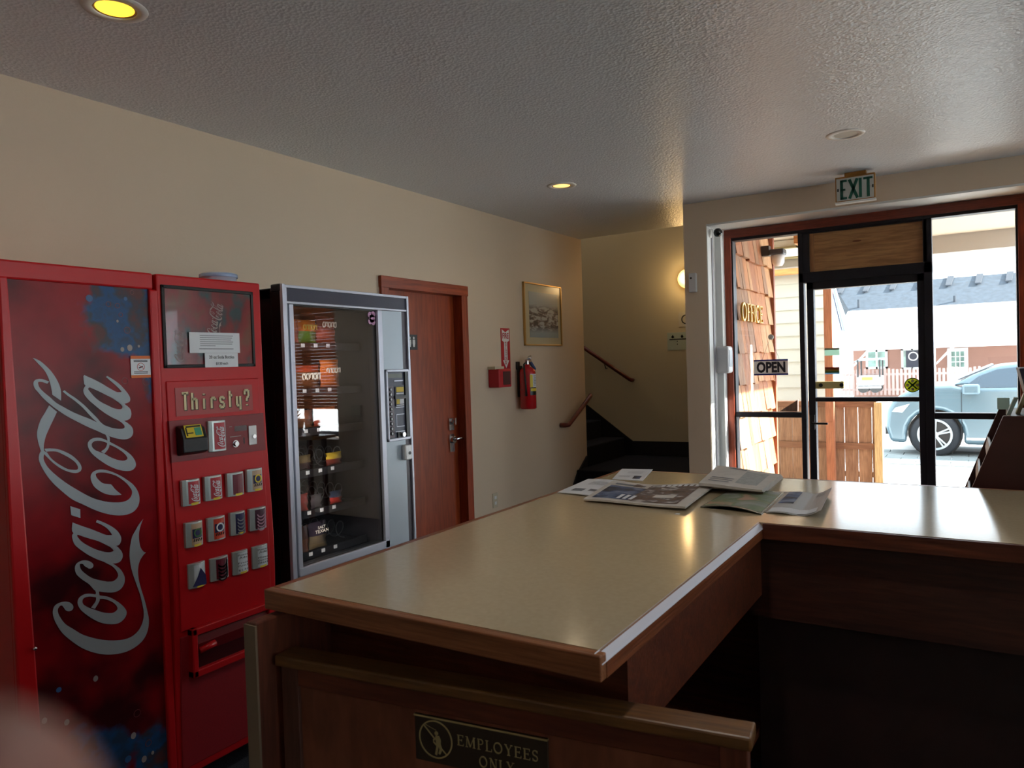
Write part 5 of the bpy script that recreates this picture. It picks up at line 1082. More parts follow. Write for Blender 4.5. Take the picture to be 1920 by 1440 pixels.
# OFFICE letters
p0, p1 = at(1388, 610, 0, SXW+.02), at(1427, 610, 0, SXW+.02); zc = at(1405, 603, 0, SXW+.02).z; zd_ = at(1405, 571, 0, SXW+.02).z
OFf = Fr((SXW+.022, p0.y, zc), (0, 1, 0), (0, 0, 1)); tot = p1.y-p0.y; M_LET = mat('gilt_letter', (226, 178, 60), .35, .3); x = 0
wds = [SERIF[c_][0] for c_ in 'OFFICE']; k_ = tot/(sum(wds)+.08*5)
for c_, w_ in zip('OFFICE', wds):
    mb = MB(); serif(mb, OFf, c_, x, 0, zd_-zc, wk=1, gap=0, z0=0, z1=.018, total=w_*k_)
    nth = {'O': 'round gold letter O, first of the OFFICE lettering on the shingles', 'I': 'gold letter I in the OFFICE lettering on the shingles', 'C': 'gold letter C in the OFFICE lettering on the shingles', 'E': 'gold letter E ending the OFFICE lettering on the shingles'}
    lab = nth.get(c_) or ('gold letter F right after the O on the shingles' if x < tot*.3 else 'gold letter F right before the I on the shingles')
    tag(mb.build('wall_letter', M_LET), lab, 'letter', 'gold letters spelling OFFICE'); x += (w_+.08)*k_
# porch roof, beam, light
struct('ceiling_porch', MB().box((-1.70, 6.1, 2.72), (.62, 8.76, 2.80)).box((-3.2, 7.66, 2.72), (-1.70, 8.76, 2.80)), mat('porch_soffit', (176, 164, 148), .7))
struct('wall_upper_outside', MB().box((-1.7, 5.98, CEIL+.1), (6.6, 6.1, 3.4)), M_WHITE)
bt = at(1830, 470, 1, 8.85).z
tag(MB().box((-3.2, 8.78, bt), (.62, 8.9, 2.80)).build('porch_fascia', mat('grey_fascia', (150, 144, 138), .6)), 'grey beam along the outer edge of the porch roof', 'beam')
mb = MB()
for i in range(5): mb.box((-1.4+.42*i, 7.2, 2.655), (-1.18+.42*i, 7.28, 2.715))
mb.box((-1.55, 7.2, 2.66), (.6, 7.24, 2.715)); tag(mb.build('soffit_lattice', mat('brown_soffit_trim', (110, 78, 62), .6)), 'dark notched trim strip under the porch roof', 'trim strip')
p = at(1436, 482, 1, 6.95)
fl = thing('porch_floodlight', (SXW, 6.9, p.z), 'white porch floodlight on the shingled wall above the OFFICE letters', 'outdoor light')
MB().box((SXW, 6.86, p.z+.0), (SXW+.07, 6.94, p.z+.09)).cyl((SXW+.05, 6.9, p.z+.05), (SXW+.12, 6.9, p.z+.03), .012).build('bracket', M_BLACK, fl, .004)
MB().box((SXW+.08, 6.83, p.z+.0), (SXW+.2, 6.97, p.z+.05)).build('hood', mat('dark_hood', (40, 40, 46), .4), fl, .01)
MB().lathe((SXW+.14, 6.9, p.z-.10), [(0, 0), (.035, .004), (.05, .03), (.058, .10), (0, .10)]).build('lamp_glass', mat('frosted_lamp', (226, 230, 236), .2), fl)
# siding wing beyond the porch with framed soffit hatch
M_SID = mat('cream_siding', (186, 188, 184), .6)
sy = 9.9; mb = MB(); zz = -.02
xr_ = at(1556, 650, 1, sy).x
while zz < 2.52:
    mb.prism([(-3.4, sy, zz), (-3.4, sy-.022, zz), (-3.4, sy-.004, zz+.17), (-3.4, sy, zz+.17)], (xr_+3.4, 0, 0)); zz += .165
struct('wall_siding', mb, M_SID)
struct('wall_wing', MB().box((-3.4, sy+.0, -.02), (xr_, sy+.12, 3.2)), M_SID)
M_ORG = wood('orange_beam_wood', (190, 132, 74), (214, 156, 94), (.8, 9, 9), .5)
z0_, z1_ = at(1480, 514, 1, sy-.15).z, at(1480, 487, 1, sy-.15).z
tag(MB().box((-3.4, sy-.16, z0_), (xr_+.02, sy-.04, z1_)).build('porch_beam', M_ORG), 'orange wooden beam above the cream siding', 'beam')
tag(MB().box((-2.2, 7.7, 2.60), (-2.05, 8.7, 2.715)).box((-1.42, 7.4, 2.60), (-1.36, 8.7, 2.715)).build('porch_joist', M_ORG), 'orange porch joists beside the white soffit hatch', 'beam')
hz = 2.66; h0 = at(1462, 440, 2, hz); h1 = at(1502, 486, 2, hz)
ht = tag(MB().box((-2.02, 7.9, hz-.01), (-1.45, 8.75, hz+.055)).build('soffit_hatch', M_WHITE), 'white framed hatch panel in the porch soffit', 'hatch')
mb = MB()
for a_ in ((-2.04, 7.88, -1.98, 8.77), (-1.49, 7.88, -1.43, 8.77), (-2.04, 7.88, -1.43, 7.94), (-2.04, 8.71, -1.43, 8.77)): mb.box((a_[0], a_[1], hz-.03), (a_[2], a_[3], hz-.01))
mb.build('hatch_frame', mat('olive_frame', (150, 140, 104), .6), ht)
# porch post and fence
fy = 9.1
px0, px1 = at(1547, 650, 1, fy-.1).x, at(1562, 650, 1, fy-.1).x
tag(MB().box((px0, fy-.16, 0), (px1, fy-.06, 2.70)).build('porch_post', wood('orange_post_wood', (150, 92, 68), (172, 114, 86), (9, 9, .8), .6)), 'orange wooden porch post seen through the door glass', 'post')
M_FEN = wood('fence_wood', (134, 100, 82), (164, 128, 106), (9, 9, .8), .65); M_FEN2 = wood('fence_rail_wood', (118, 80, 62), (142, 102, 80), (.8, 9, 9), .65)
fn = thing('porch_railing', ((-2.3-.93)/2, fy, 0), 'low plank railing fence of weathered brown boards on the porch', 'fence')
ztop = at(1600, 756, 1, fy).z; zbot = .06; xe = at(1640, 800, 1, fy).x; zmid = (ztop+zbot)/2-.02
x = -2.66
while x < xe-.02:
    x2 = min(x+.142, xe); MB().box((x, fy-.0, zbot), (x2-.005, fy+.022, ztop-.03)).build('fence_board', M_FEN, fn); x += .142
MB().box((-2.66, fy-.03, ztop-.045), (xe, fy-.001, ztop)).build('top_rail', M_FEN2, fn); MB().box((-2.66, fy-.03, zmid-.04), (xe, fy-.001, zmid+.03)).build('middle_rail', M_FEN2, fn)
MB().box((-2.66, fy+.023, zbot+.08), (xe, fy+.05, zbot+.14)).build('lower_rail', M_FEN2, fn)
MB().box((-2.66, fy-.04, ztop), (xe+.02, fy+.05, ztop+.025)).build('cap_rail', M_FEN2, fn)
xe2 = at(1655, 800, 1, fy).x
MB().box((xe, fy-.05, 0), (xe2, fy+.06, ztop+.01)).build('end_post', wood('pale_post_wood', (186, 160, 120), (206, 182, 142), (9, 9, .8), .65), fn, .004)
p = at(1494, 775, 1, GY+.05)
tag(MB().prism([(gx(1458, 778), GY+.08, zl+.016), (gx(1492, 778), GY+.08, zl+.016), (gx(1492, 757), GY+.08, zl+.016+.09)], (0, .03, 0)).build('wood_wedge', M_FEN), 'triangular brown wedge resting on the bar of the left glass', 'wedge')
MB  # ------------------------------------------------------------------ far building
BYY = 40
def bd(px, py, Y=BYY): return at(px, py, 1, Y)
bl = thing('motel_building', (-1, BYY+4, -.8), 'long salmon coloured building with white porch roof and grey shingle roof', 'building')
M_SAL = mat('salmon_wall', (150, 112, 98), .8, var=.05, vs=2); M_WTR = mat('white_metal_roof', (236, 236, 234), .5); M_SHG = mat('grey_shingle_roof', (54, 64, 74), .8, var=.25, vs=5)
xl = bd(1582, 700).x; xrr = 9
MB().box((xl+.35, BYY, -.9), (xrr, BYY+8, 2.3)).build('wall', M_SAL, bl)
ze = bd(1700, 645, BYY-1.8).z; z2 = bd(1700, 577, BYY+1.2).z; z3 = bd(1700, 527, BYY+4).z
MB().prism([(xl-.3, BYY-1.8, ze), (xl-.3, BYY-1.8, ze+.15), (xl+.1, BYY+1.2, z2), (xl+.1, BYY+1.2, z2-.3)], (xrr-xl, 0, 0)).build('porch_roof', M_WTR, bl)
MB().prism([(xl+.2, BYY+1.2, z2-.05), (xl-.9, BYY+4, z3), (xl-.9, BYY+8, z2), (xl+.2, BYY+8, z2-.5)], (xrr-xl, 0, 0)).build('shingle_roof', M_SHG, bl)
zf = ze-.22; MB().box((xl-.3, BYY-1.8, zf), (xrr, BYY-1.65, ze+.02)).build('eave_beam', M_WHITE, bl)
for px_ in (1598, 1752): 
    x = bd(px_, 700, BYY-1.7).x; MB().box((x-.06, BYY-1.78, -.9), (x+.06, BYY-1.66, zf)).build('porch_post', M_WHITE, bl)
    MB().prism([(x, BYY-1.75, zf-.75), (x+.09, BYY-1.75, zf-.75), (x+.8, BYY-1.75, zf), (x+.66, BYY-1.75, zf)], (0, .08, 0)).build('post_brace', M_WHITE, bl)
for i in range(13):
    x = xl-.6+1.26*i; yy = BYY+3.5; zz = z3-(z3-z2)/2.8*.5
    MB().prism([(x, BYY+4, z3+.03), (x+.3, BYY+4, z3+.03), (x+.16, BYY+3.0, z3-(z3-z2)/2.8*1.0+.06), (x-.08, BYY+3.0, z3-(z3-z2)/2.8*1.0+.06)], (0, 0, .06)).build('ridge_tab', mat('dark_tab', (52, 58, 66), .8), bl)
for px_, py_ in ((1610, 578), (1790, 572)):
    q = bd(px_, py_, BYY+1.6); MB().cyl((q.x, q.y, q.z-.1), (q.x, q.y, q.z+.45), .06).build('vent_pipe', mat('dark_tab', (1, 1, 1)), bl)
p, q = bd(1693, 599, BYY-.4), bd(1720, 586, BYY-.4); MB().prism([(p.x, BYY-.65, p.z-.03), (q.x, BYY-.65, p.z-.03), (q.x, BYY-.1, q.z+.12), (p.x, BYY-.1, q.z+.12)], (0, -.05, .08)).build('roof_patch', mat('lavender_grey_patch', (150, 150, 160), .6), bl)
def bwin(a, b, par=bl):
    p, q = bd(*a), bd(*b); x0, x1, z0, z1 = p.x, q.x, p.z, q.z
    f_ = MB()
    for r_ in ((x0, z0, x1, z0+.1), (x0, z1-.1, x1, z1), (x0, z0, x0+.1, z1), (x1-.1, z0, x1, z1), ((x0+x1)/2-.04, z0, (x0+x1)/2+.04, z1)): f_.box((r_[0], BYY-.06, r_[1]), (r_[2], BYY, r_[3]))
    w = f_.build('window', M_WHITE, par); MB().box((x0+.05, BYY-.03, z0+.05), (x1-.05, BYY+.0, z1-.05)).build('pane', mat('far_pane', (120, 150, 140), .1, var=.5, vs=2), w); return w
bwin((1624, 692), (1664, 655)); w = bwin((1690, 693), (1731, 652))
p = bd(1711, 672, BYY-.08); f = Fr((p.x, BYY-.07, p.z), (1, 0, 0), (0, 0, 1)); mb = f.bx(MB(), -.28, -.42, .34, .38, 0, .02); mb.build('window_poster', mat('dark_poster', (40, 44, 60), .5), w); mb = MB(); f.ring(mb, .03, .1, .19, .05, .02, .04, 20); mb.build('poster_ring', M_WHITE, w); 
p, q = bd(1777, 726), bd(1815, 652); dr = MB().box((p.x, BYY-.07, p.z-.2), (q.x, BYY, q.z)).build('door', M_WHITE, bl)
x0, x1 = bd(1784, 680).x, bd(1808, 680).x; z0, z1 = bd(1796, 688).z, bd(1796, 659).z
MB().box((x0, BYY-.09, z0), (x1, BYY-.07, z1)).build('door_window', mat('far_pane', (1, 1, 1)), dr)
mb = MB()
for i in range(1, 3): xx = x0+(x1-x0)*i/3; mb.box((xx-.02, BYY-.11, z0), (xx+.02, BYY-.09, z1)); zz = z0+(z1-z0)*i/3; mb.box((x0, BYY-.11, zz-.02), (x1, BYY-.09, zz+.02))
mb.build('muntins', M_WHITE, dr)
pk = MB(); zp = bd(1640, 692, BYY-2.6).z; zq = bd(1640, 741, BYY-2.6).z; yy = BYY-2.6; x = bd(1576, 700, yy).x
pc = thing('picket_fence', (0, yy, zq), 'long pale pinkish picket fence in front of the salmon building', 'fence')
M_PK = mat('picket_wood', (160, 136, 130), .7); k_ = 0
while x < 4.2:
    MB().box((x, yy, zq), (x+.095, yy+.03, zp+.03*math.sin(x*7))).build('picket', M_PK, pc); x += .165
MB().box((bd(1576, 700, yy).x, yy+.03, zq+.2), (4.2, yy+.06, zq+.3)).box((bd(1576, 700, yy).x, yy+.03, zp-.3), (4.2, yy+.06, zp-.2)).build('fence_rail', M_PK, pc)
# golf cart in front of the picket fence
cy = BYY-4.2
def cd_(px, py): return at(px, py, 1, cy)
p, q = cd_(1604, 737), cd_(1656, 672); gzr = p.z
gc = thing('golf_cart', ((p.x+q.x)/2, cy, gzr), 'grey golf cart with a flat canopy parked before the picket fence', 'golf cart')
M_GC = mat('cart_grey', (120, 134, 140), .5); xa, xb = cd_(1606, 700).x, cd_(1652, 700).x
MB().prism([(cd_(1598, 682).x, cy, cd_(1598, 680).z), (cd_(1612, 673).x, cy, cd_(1612, 672).z), (cd_(1656, 672).x, cy, cd_(1656, 671).z), (cd_(1658, 676).x, cy, cd_(1658, 675).z), (cd_(1612, 677).x, cy, cd_(1612, 677).z)], (0, 1.3, 0)).build('canopy', M_GC, gc)
mb = MB()
for x in (xa+.05, xb-.05):
    for dy in (0, 1.25): mb.cyl((x, cy+dy, gzr+.7), (x, cy+dy, cd_(1630, 675).z), .035, seg=8)
mb.build('canopy_frame', M_BLACK, gc)
zc_ = cd_(1630, 705).z
MB().box((xa, cy+.02, gzr+.3), (xb, cy+1.25, zc_)).build('body', mat('cart_body', (150, 156, 160), .5), gc, .05)
mb = MB().box((xa, cy-.03, cd_(1620, 721).z), (xb, cy+.0, cd_(1620, 718).z)).box((xa, cy-.03, cd_(1620, 728).z), (xb, cy+.0, cd_(1620, 725).z)); mb.build('side_rails', M_WHITE, gc)
mb = MB().box((cd_(1616, 712).x, cy-.03, cd_(1616, 713).z), (cd_(1636, 706).x, cy+.01, cd_(1636, 707).z)); mb.build('yellow_panel', YEL, gc)
for x in (xa+.25, xb-.25):
    for dy in (.05, 1.05): MB().cyl((x, cy+dy, gzr+.22), (x, cy+dy+.16, gzr+.22), .22).build('wheel', M_BLACK, gc)
# white building edge left of the motel
wy = 22
def wd_(px, py): return at(px, py, 1, wy)
wb = thing('white_building', (wd_(1565, 700).x-1, wy+2, -.4), 'white gabled building seen at the left of the door glass', 'building')
MB().prism([(wd_(1574, 760).x, wy, -.6), (wd_(1574, 650).x, wy, wd_(1574, 628).z), (wd_(1556, 560).x, wy, wd_(1556, 545).z+.3), (-8, wy, wd_(1556, 545).z+2), (-8, wy, -.6)], (-1.6, 6, 0)).build('wall', M_WHITE, wb)
for k_, (dx, c_) in enumerate(((0, (110, 120, 140)), (7, (170, 182, 200)))):
    a_, b_ = wd_(1584-dx, 622), wd_(1564-dx, 540)
    MB().prism([(a_.x, wy-.3, a_.z), (a_.x+.05, wy-.3, a_.z), (b_.x+.05, wy-.3, b_.z), (b_.x, wy-.3, b_.z)], (0, .3, 0)).build('rake_board', mat('slate_blue_trim_%d' % k_, c_, .6), wb)
# ------------------------------------------------------------------ parked car
cyy = 12.5
def ca_(px, py): p = at(px, py, 1, cyy); return p.x, p.z
M_CAR = mat('silver_car_paint', (98, 120, 132), .25, .3, coat=.6); M_CGL = mat('dark_car_glass', (40, 62, 78), .06, spec=.8); M_TYRE = mat('tyre_rubber', (34, 38, 44), .8)
car = thing('parked_car', (1.2, cyy+.85, 0), 'silver hatchback parked across the view beyond the entry door', 'car')
wx, wr = ca_(1752, 780)[0], .325; wx2 = wx+2.66; gzc = -.015
def arch(cx, r=.37, n=10): return [(cx-r*math.cos(math.pi*i/n), gzc+wr+r*math.sin(math.pi*i/n)) for i in range(n+1)]
zs = .17; x_f = ca_(1663, 790)[0]
low = [(x_f+.04, zs+.02), (wx-.37, zs)]+arch(wx)+[(wx+.37, zs), (wx2-.37, zs)]+arch(wx2)+[(wx2+.37, zs), (wx2+.80, .3), (wx2+.86, .62), (wx2+.80, .98),
      (wx2+.1, 1.0), ca_(1913, 726), ca_(1850, 727), ca_(1806, 727), ca_(1785, 722), ca_(1751, 723), ca_(1712, 729), ca_(1687, 741), ca_(1672, 754), ca_(1664, 768), (x_f, .62), (x_f-.02, .42)]
MB().prism([(x, cyy, z) for x, z in low], (0, 1.72, 0)).build('body', M_CAR, car, .06, seg=4)
x_r, z_r = ca_(1913, 683)
top = [ca_(1787, 722), ca_(1824, 703), ca_(1852, 692), ca_(1880, 685), (x_r+.1, z_r+.02), (x_r+.7, z_r+.06), (wx2-.3, z_r+.02), (wx2+.45, z_r-.08), (wx2+.78, 1.0)]
mb = MB(); n = len(top); zb_ = .93
vs = []
for yy_, sgn in ((0, 1), (1.72, -1)):
    for x, z in top: vs.append((x, cyy+yy_+sgn*(.04+.36*max(0, z-.95)), z))
mb.add(vs, [tuple(range(n))[::-1], tuple(range(n, 2*n))]+[(i, (i+1) % n, n+(i+1) % n, n+i) for i in range(n)]); mb.build('cabin', M_CAR, car, .03, seg=3)
def gl_(pts, nm):
    mb = MB(); f = [(x, cyy+.04+.36*max(0, z-.95)-.012, z) for x, z in pts]; mb.prism(f, (0, .02, 0)); return mb.build(nm, M_CGL, car)
gl_([ca_(1806, 727), ca_(1835, 706), ca_(1870, 693), ca_(1905, 689), (x_r+.12, z_r-.03), (x_r+.12, ca_(1913, 726)[1])], 'side_window')
gl_([(x_r+.2, ca_(1913, 726)[1]), (x_r+.2, z_r-.02), (x_r+.8, z_r+.0), (wx2+.1, z_r-.1), (wx2+.2, 1.03)], 'side_window')
a_, b_ = ca_(1800, 716), ca_(1866, 688); mb = MB(); mb.prism([(a_[0]-.02, cyy+.16, a_[1]+.02), (b_[0], cyy+.26, b_[1]+.022), (b_[0], cyy+1.46, b_[1]+.022), (a_[0]-.02, cyy+1.56, a_[1]+.02)], (-.01, 0, .012)); mb.build('windscreen', M_CGL, car)
for cx in (wx, wx2):
    for yy_ in (0, 1.52):
        wl_ = MB().lathe((cx, cyy+.03+yy_, gzc+wr), [(.2, 0), (.3, -.01), (wr, .02), (wr, .16), (.3, .19), (0, .19)], (0, 1, 0), 32).build('wheel', M_TYRE, car)
        if yy_ == 0:
            mb = MB(); W_ = Fr((cx, cyy+.02, gzc+wr), (1, 0, 0), (0, 0, 1)); W_.ring(mb, 0, 0, .215, .03, -.02, .012, 32); W_.disc(mb, 0, 0, .05, -.01, .014, 16)
            for i in range(5):
                t = math.radians(72*i+20); W_.line(mb, .03*math.cos(t-.2), .03*math.sin(t-.2), .21*math.cos(t-.12), .21*math.sin(t-.12), .022, -.01, .01); W_.line(mb, .03*math.cos(t+.2), .03*math.sin(t+.2), .21*math.cos(t+.12), .21*math.sin(t+.12), .022, -.01, .01)
            mb.build('rim', mat('alloy_rim', (170, 182, 190), .3, .6), wl_)
            W_.disc(MB(), 0, 0, .2, -.06, -.02, 24).build('wheel_recess', M_BLACK, wl_)
    MB().cyl((cx, cyy+.2, gzc+wr), (cx, cyy+1.5, gzc+wr), .36).build('wheel_well', M_BLACK, car)
p1_, p2_ = ca_(1672, 766), ca_(1706, 757)
MB().prism([(p1_[0], cyy-.008, p1_[1]-.05), (p2_[0]-.1, cyy-.012, p1_[1]-.06), (p2_[0], cyy-.012, p2_[1]), (p1_[0]+.05, cyy-.008, p1_[1]+.015)], (0, .05, 0)).build('headlight', mat('headlight_lens', (196, 206, 216), .1), car, .004)
MB().box((x_f-.03, cyy+.05, .3), (x_f+.03, cyy+1.67, .42)).box((x_f-.03, cyy+.35, .52), (x_f+.03, cyy+1.37, .64)).build('grille', M_BLACK, car, .008)
p_ = ca_(1807, 733); MB().box((p_[0]-.02, cyy-.15, p_[1]-.05), (p_[0]+.2, cyy+.01, p_[1]+.10)).build('door_mirror', M_CAR, car, .03)
mb = MB()
for x_ in (ca_(1803, 770)[0], ca_(1803, 770)[0]+1.08): mb.box((x_-.004, cyy-.004, .26), (x_+.004, cyy+.01, .93))
mb.build('door_gap', M_TYRE, car); MB().box((wx+.4, cyy-.008, .245), (wx2-.4, cyy+.02, .275)).build('sill_strip', mat('chrome', (1, 1, 1)), car)
MB().box((ca_(1803, 770)[0]+.85, cyy-.025, .80), (ca_(1803, 770)[0]+1.0, cyy-.002, .83)).build('door_handle', M_CAR, car, .004)
# ------------------------------------------------------------------ brochure rack behind the counter
RY, RY2 = 3.0, 3.42
A0, A1 = at(1823, 913, 1, RY), at(1881, 780, 1, RY); k_ = (A1.x-A0.x)/(A1.z-A0.z)
def rx(z): return A0.x+k_*(z-A0.z)
zt = A1.z; xb = .78; zz_ = .25
M_RK = mat('dark_red_rack_wood', (70, 34, 30), .4, var=.1, vs=10)
rk = thing('brochure_rack', (.4, 3.2, 0), 'dark wooden slanted brochure rack standing behind the counter', 'rack')
for nm, yy_ in (('side_panel', RY), ('side_panel', RY2)):
    MB().prism([(rx(0)+.0, yy_, 0), (rx(zt), yy_, zt), (xb, yy_, zt), (xb, yy_, 0)], (0, .018, 0)).build(nm, M_RK, rk, .002)
MB().box((xb-.02, RY, 0), (xb, RY2+.018, zt)).build('back_panel', M_RK, rk)
MB().box((rx(zt)+.02, RY+.018, zt-.02), (xb, RY2, zt)).build('top_panel', M_RK, rk)
rr = random.Random(5); lcol = [(220, 230, 230), (150, 170, 190), (206, 212, 200), (90, 110, 140), (220, 220, 210), (130, 150, 140), (206, 196, 150)]
z = .2; row = 0
while z < zt-.12:
    MB().prism([(rx(z)+.0, RY+.018, z-.02), (rx(z)+.09, RY+.018, z-.02), (rx(z)+.09, RY+.018, z-.010), (rx(z)+.008, RY+.018, z-.010), (rx(z)+.015, RY+.018, z+.02), (rx(z)+.008, RY+.018, z+.02)], (0, RY2-RY-.018, 0)).build('shelf', M_RK, rk)
    for c_ in range(3):
        if z < .85: continue
        y_0 = RY+.03+.128*c_; h_ = rr.uniform(.055, .064); o_ = rr.uniform(0, .008); tl_ = k_*h_+rr.uniform(0, .012)
        b_ = MB().prism([(rx(z)+.016+o_, y_0, z-.009), (rx(z)+.028+o_, y_0, z-.009), (rx(z)+.028+o_+tl_, y_0, z+h_), (rx(z)+.016+o_+tl_, y_0, z+h_)], (0, .105, 0)).build('rack_brochure', mat('brochure_%d' % rr.randrange(7), lcol[rr.randrange(7)], .5))
        tag(b_, 'brochure in the %s pocket row of the slanted rack, %s side panel' % (('lowest visible', 'second lowest', 'third lowest', 'middle', 'fifth lowest', 'second highest', 'topmost', 'uppermost edge')[min(row, 7)], ('against the near', 'halfway between the', 'against the far')[c_]), 'brochure', 'brochures in the rack')
    if z >= .85: row += 1
    z += .088
# things on the rack
p = at(1895, 760, 1, RY+.15)
bx_ = tag(MB().prism([(p.x+.055, RY+.02, zt+.002), (p.x+.30, RY+.02, zt+.002), (p.x+.30, RY+.02, zt+.17), (p.x+.02, RY+.02, zt+.16)], (0, .22, 0)).build('display_box', mat('dark_blue_box', (46, 44, 66), .5), bevel=.003), 'dark blue tilted display box on top of the brochure rack at the right edge', 'box')
pa = at(1870, 763, 1, RY+.32); pbb = at(1893, 746, 1, RY+.32)
cdp = MB().prism([(pa.x, RY+.32, zt+.001), (pbb.x, RY+.32, zt+.001), (pbb.x, RY+.325, pbb.z), (pa.x, RY+.325, pbb.z)], (0, .004, 0)).build('card_holder', mat('pale_green_card', (206, 240, 226), .3)); tag(cdp, 'white card in a clear holder on the rear edge of the rack top', 'card')
for i in range(2):
    x_ = pbb.x-.02+.03*i; tag(MB().prism([(x_, RY+.03+.07*i, zt+.001), (x_+.012, RY+.03+.07*i, zt+.001), (x_+.035, RY+.03+.07*i, zt+.06+.01*(i % 3)), (x_+.023, RY+.03+.07*i, zt+.06+.01*(i % 3))], (0, .05, 0)).build('loose_leaflet', mat('brochure_%d' % (i % 7), lcol[i])), 'loose leaflet leaning on top of the brochure rack', 'leaflet', 'leaflets on the rack top')
# ------------------------------------------------------------------ ledge with pots under the second window (seen mirrored in the snack machine)
ld = thing('window_table', (2.0, 5.55, 0), 'narrow table with potted plants below the shaded window', 'table')
MB().box((W2[0]+.02, 5.25, .83), (3.2, 5.58, .86)).build('table_top', wood('pale_table_wood', (170, 130, 84), (196, 158, 108), (.8, 9, 9), .35), ld)
for x_ in (W2[0]+.15, 3.12):
    for y_ in (5.33, 5.53): MB().box((x_, y_, 0), (x_+.04, y_+.04, .83)).build('leg', M_DARKWOODV, ld)
M_LEAF = mat('leaf_green', (70, 120, 48), .45, var=.3, vs=30, trans=.3); M_LEAF2 = mat('leaf_pink_yellow', (170, 140, 90), .5, var=.3, vs=30, trans=.3)
def plant(x, y, s, m, lab, spiky):
    t = thing('potted_plant', (x, y, .86), lab, 'potted plant', 'potted plants on the window table')
    MB().lathe((x, y, .86), [(0, 0), (.05*s, 0), (.07*s, .11*s), (.075*s, .11*s), (.075*s, .13*s), (.062*s, .13*s), (0, .12*s)]).build('pot', mat('buff_pot', (186, 158, 120), .7), t)
    rp = random.Random(int(x*100)); mb = MB(); mb.smooth = True
    for i in range(34):
        a_ = rp.uniform(0, 6.28); el = rp.uniform(.2, 1.2) if not spiky else rp.uniform(.5, 1.5); L_ = rp.uniform(.10, .19)*s; wd = (.007 if spiky else .03)*s
        pts = []; d_ = Vector((math.cos(a_), math.sin(a_), 0)); w__ = Vector((-d_.y, d_.x, 0))
        for k in range(5):
            u = k/4; q = Vector((x, y, .86+.12*s))+d_*L_*u*math.cos(el)+Vector((0, 0, L_*(u*math.sin(el)-.35*u*u))); wdk = wd*math.sin(math.pi*min(.97, u*.8+.15)); pts += [q-w__*wdk, q+w__*wdk]
        mb.add(pts, [(2*k, 2*k+1, 2*k+3, 2*k+2) for k in range(4)])
    mb.build('leaves', m, t)
plant(1.24, 5.36, 1.3, M_LEAF2, 'spiky pinkish plant in a buff pot on the window table', True); plant(.96, 5.36, .8, M_LEAF, 'leafy green plant in a small pot on the window table', False); plant(1.66, 5.36, 1.1, M_LEAF, 'broad leafed green plant further along the window table', False)
tag(MB().box((.52, EY-.02, 1.05), (.66, EY, 1.17)).build('switch_plate', mat('cream_plastic', (1, 1, 1)), bevel=.003), 'small double switch plate on the wall right of the entry', 'switch')
# ------------------------------------------------------------------ fingertip close to the lens
def cam_pt(px, py, d): return Vector((0, 0, CAMZ))+(CR*((px-960)/F_PX)-CU*((py-720)/F_PX)+CF)*d
fb = bpy.data.meshes.new('finger'); pts = [cam_pt(-85, 1590, .040), cam_pt(-220, 1740, .044), cam_pt(-420, 1880, .05), cam_pt(-900, 2250, .056)]
n_ = 14; m_ = 16; vs = []; fs = []; ax0 = (pts[0]-pts[1]).normalized()
path = [pts[3], pts[3].lerp(pts[2], .5), pts[2], pts[2].lerp(pts[1], .5), pts[1], pts[1].lerp(pts[0], .5), pts[0], pts[0]+ax0*.003, pts[0]+ax0*.0055, pts[0]+ax0*.007, pts[0]+ax0*.0076]
rad = [.0105, .0098, .0100, .0092, .0093, .0090, .0082, .0070, .0050, .0028, .0006]
bpy.data.meshes.remove(fb)
def cs(x, y, d): return Vector((0, 0, CAMZ))+CR*x+CU*y+CF*d
mb = MB(); mb.tube(path, rad, 20); M_SKIN = mat('warm_skin', (150, 104, 92), .5, var=.06, vs=200)
kn = pts[3]                       # index knuckle; the rest of the hand lies outside the frame
mb.tube([kn, cs(-.088, -.074, .050), cs(-.115, -.100, .034), cs(-.142, -.128, .012), cs(-.168, -.155, -.012)], [.0105, .0125, .015, .0165, .017], 18)
def fin(p, r): mb.tube([cs(*q) for q in p], r, 16)
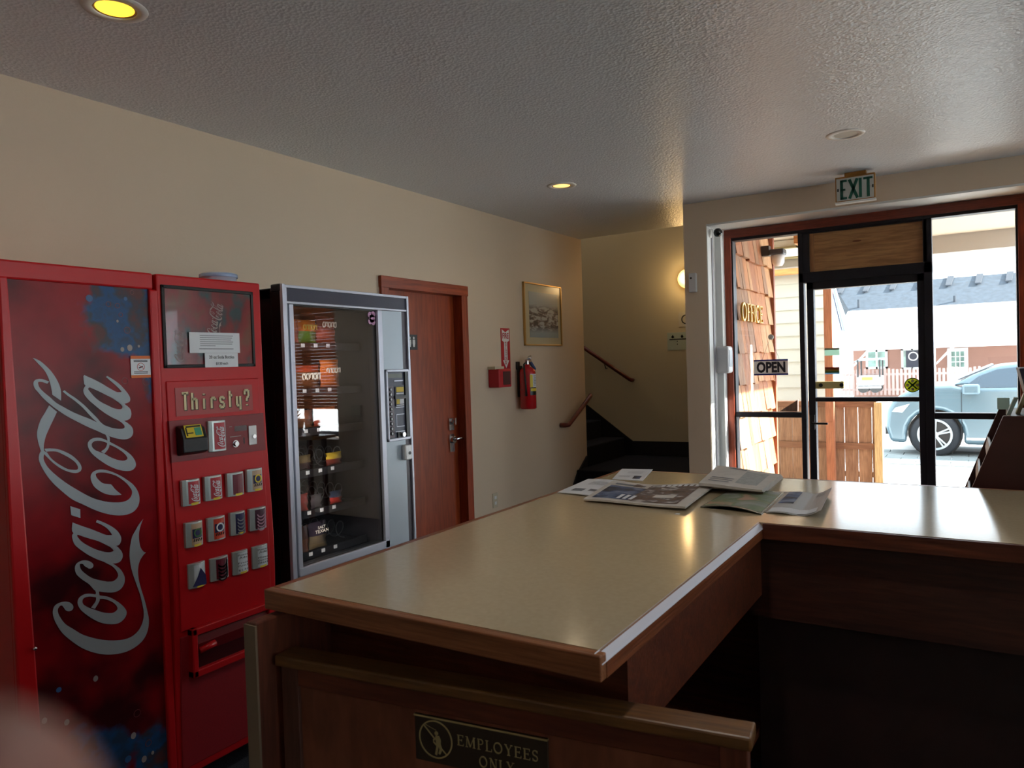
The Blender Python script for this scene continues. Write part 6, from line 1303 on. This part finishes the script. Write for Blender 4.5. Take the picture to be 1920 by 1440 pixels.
fin([(-.160, -.150, -.010), (-.135, -.128, .006), (-.104, -.104, .030), (-.078, -.092, .046), (-.056, -.082, .040), (-.050, -.080, .026), (-.052, -.081, .018)], [.016, .0155, .0115, .0095, .0088, .008, .003])
fin([(-.162, -.158, -.012), (-.142, -.146, .000), (-.116, -.128, .016), (-.090, -.116, .030), (-.070, -.106, .024), (-.066, -.103, .012), (-.067, -.103, .006)], [.016, .0155, .0112, .0092, .0085, .0078, .003])
fin([(-.166, -.166, -.016), (-.150, -.160, -.008), (-.128, -.148, .002), (-.106, -.136, .012), (-.090, -.128, .006), (-.088, -.126, -.004), (-.089, -.126, -.009)], [.015, .014, .0098, .0080, .0074, .0068, .0028])
fin([(-.165, -.150, -.014), (-.150, -.122, -.022), (-.128, -.100, -.026), (-.106, -.086, -.022), (-.092, -.080, -.014), (-.087, -.078, -.010)], [.016, .0145, .0118, .0108, .009, .003])
fin([(-.155, -.148, -.004), (-.176, -.166, -.020), (-.200, -.190, -.040), (-.232, -.220, -.066), (-.272, -.258, -.098)], [.020, .023, .024, .027, .030])
fo = mb.build('person', M_SKIN); tag(fo, 'hand of the person holding the camera, its blurred fingertip at the lower left edge', 'hand')
rm = fo.modifiers.new('remesh', 'REMESH'); rm.mode = 'VOXEL'; rm.voxel_size = .0016; rm.use_smooth_shade = True
sm2 = fo.modifiers.new('smooth', 'SMOOTH'); sm2.factor = .5; sm2.iterations = 6
nd = (CU*.6+CF*-.5+CR*.2).normalized(); c_ = pts[0]+nd*.0079-ax0*.001
mb = MB(); mb.smooth = True; sd_ = ax0.cross(nd).normalized(); vv = []
for j in range(6):
    for i in range(7):
        u = (i/6-.5)*2; v = j/5; vv.append(c_+sd_*u*.0052*(1-.25*(2*v-1)**4)+ax0*(v-.5)*.009-nd*(u*u*.0016+max(0, v-.6)**2*.006))
mb.add(vv, [(j*7+i, j*7+i+1, (j+1)*7+i+1, (j+1)*7+i) for j in range(5) for i in range(6)]); mb.build('fingernail', mat('nail_pink', (176, 132, 122), .35), fo)
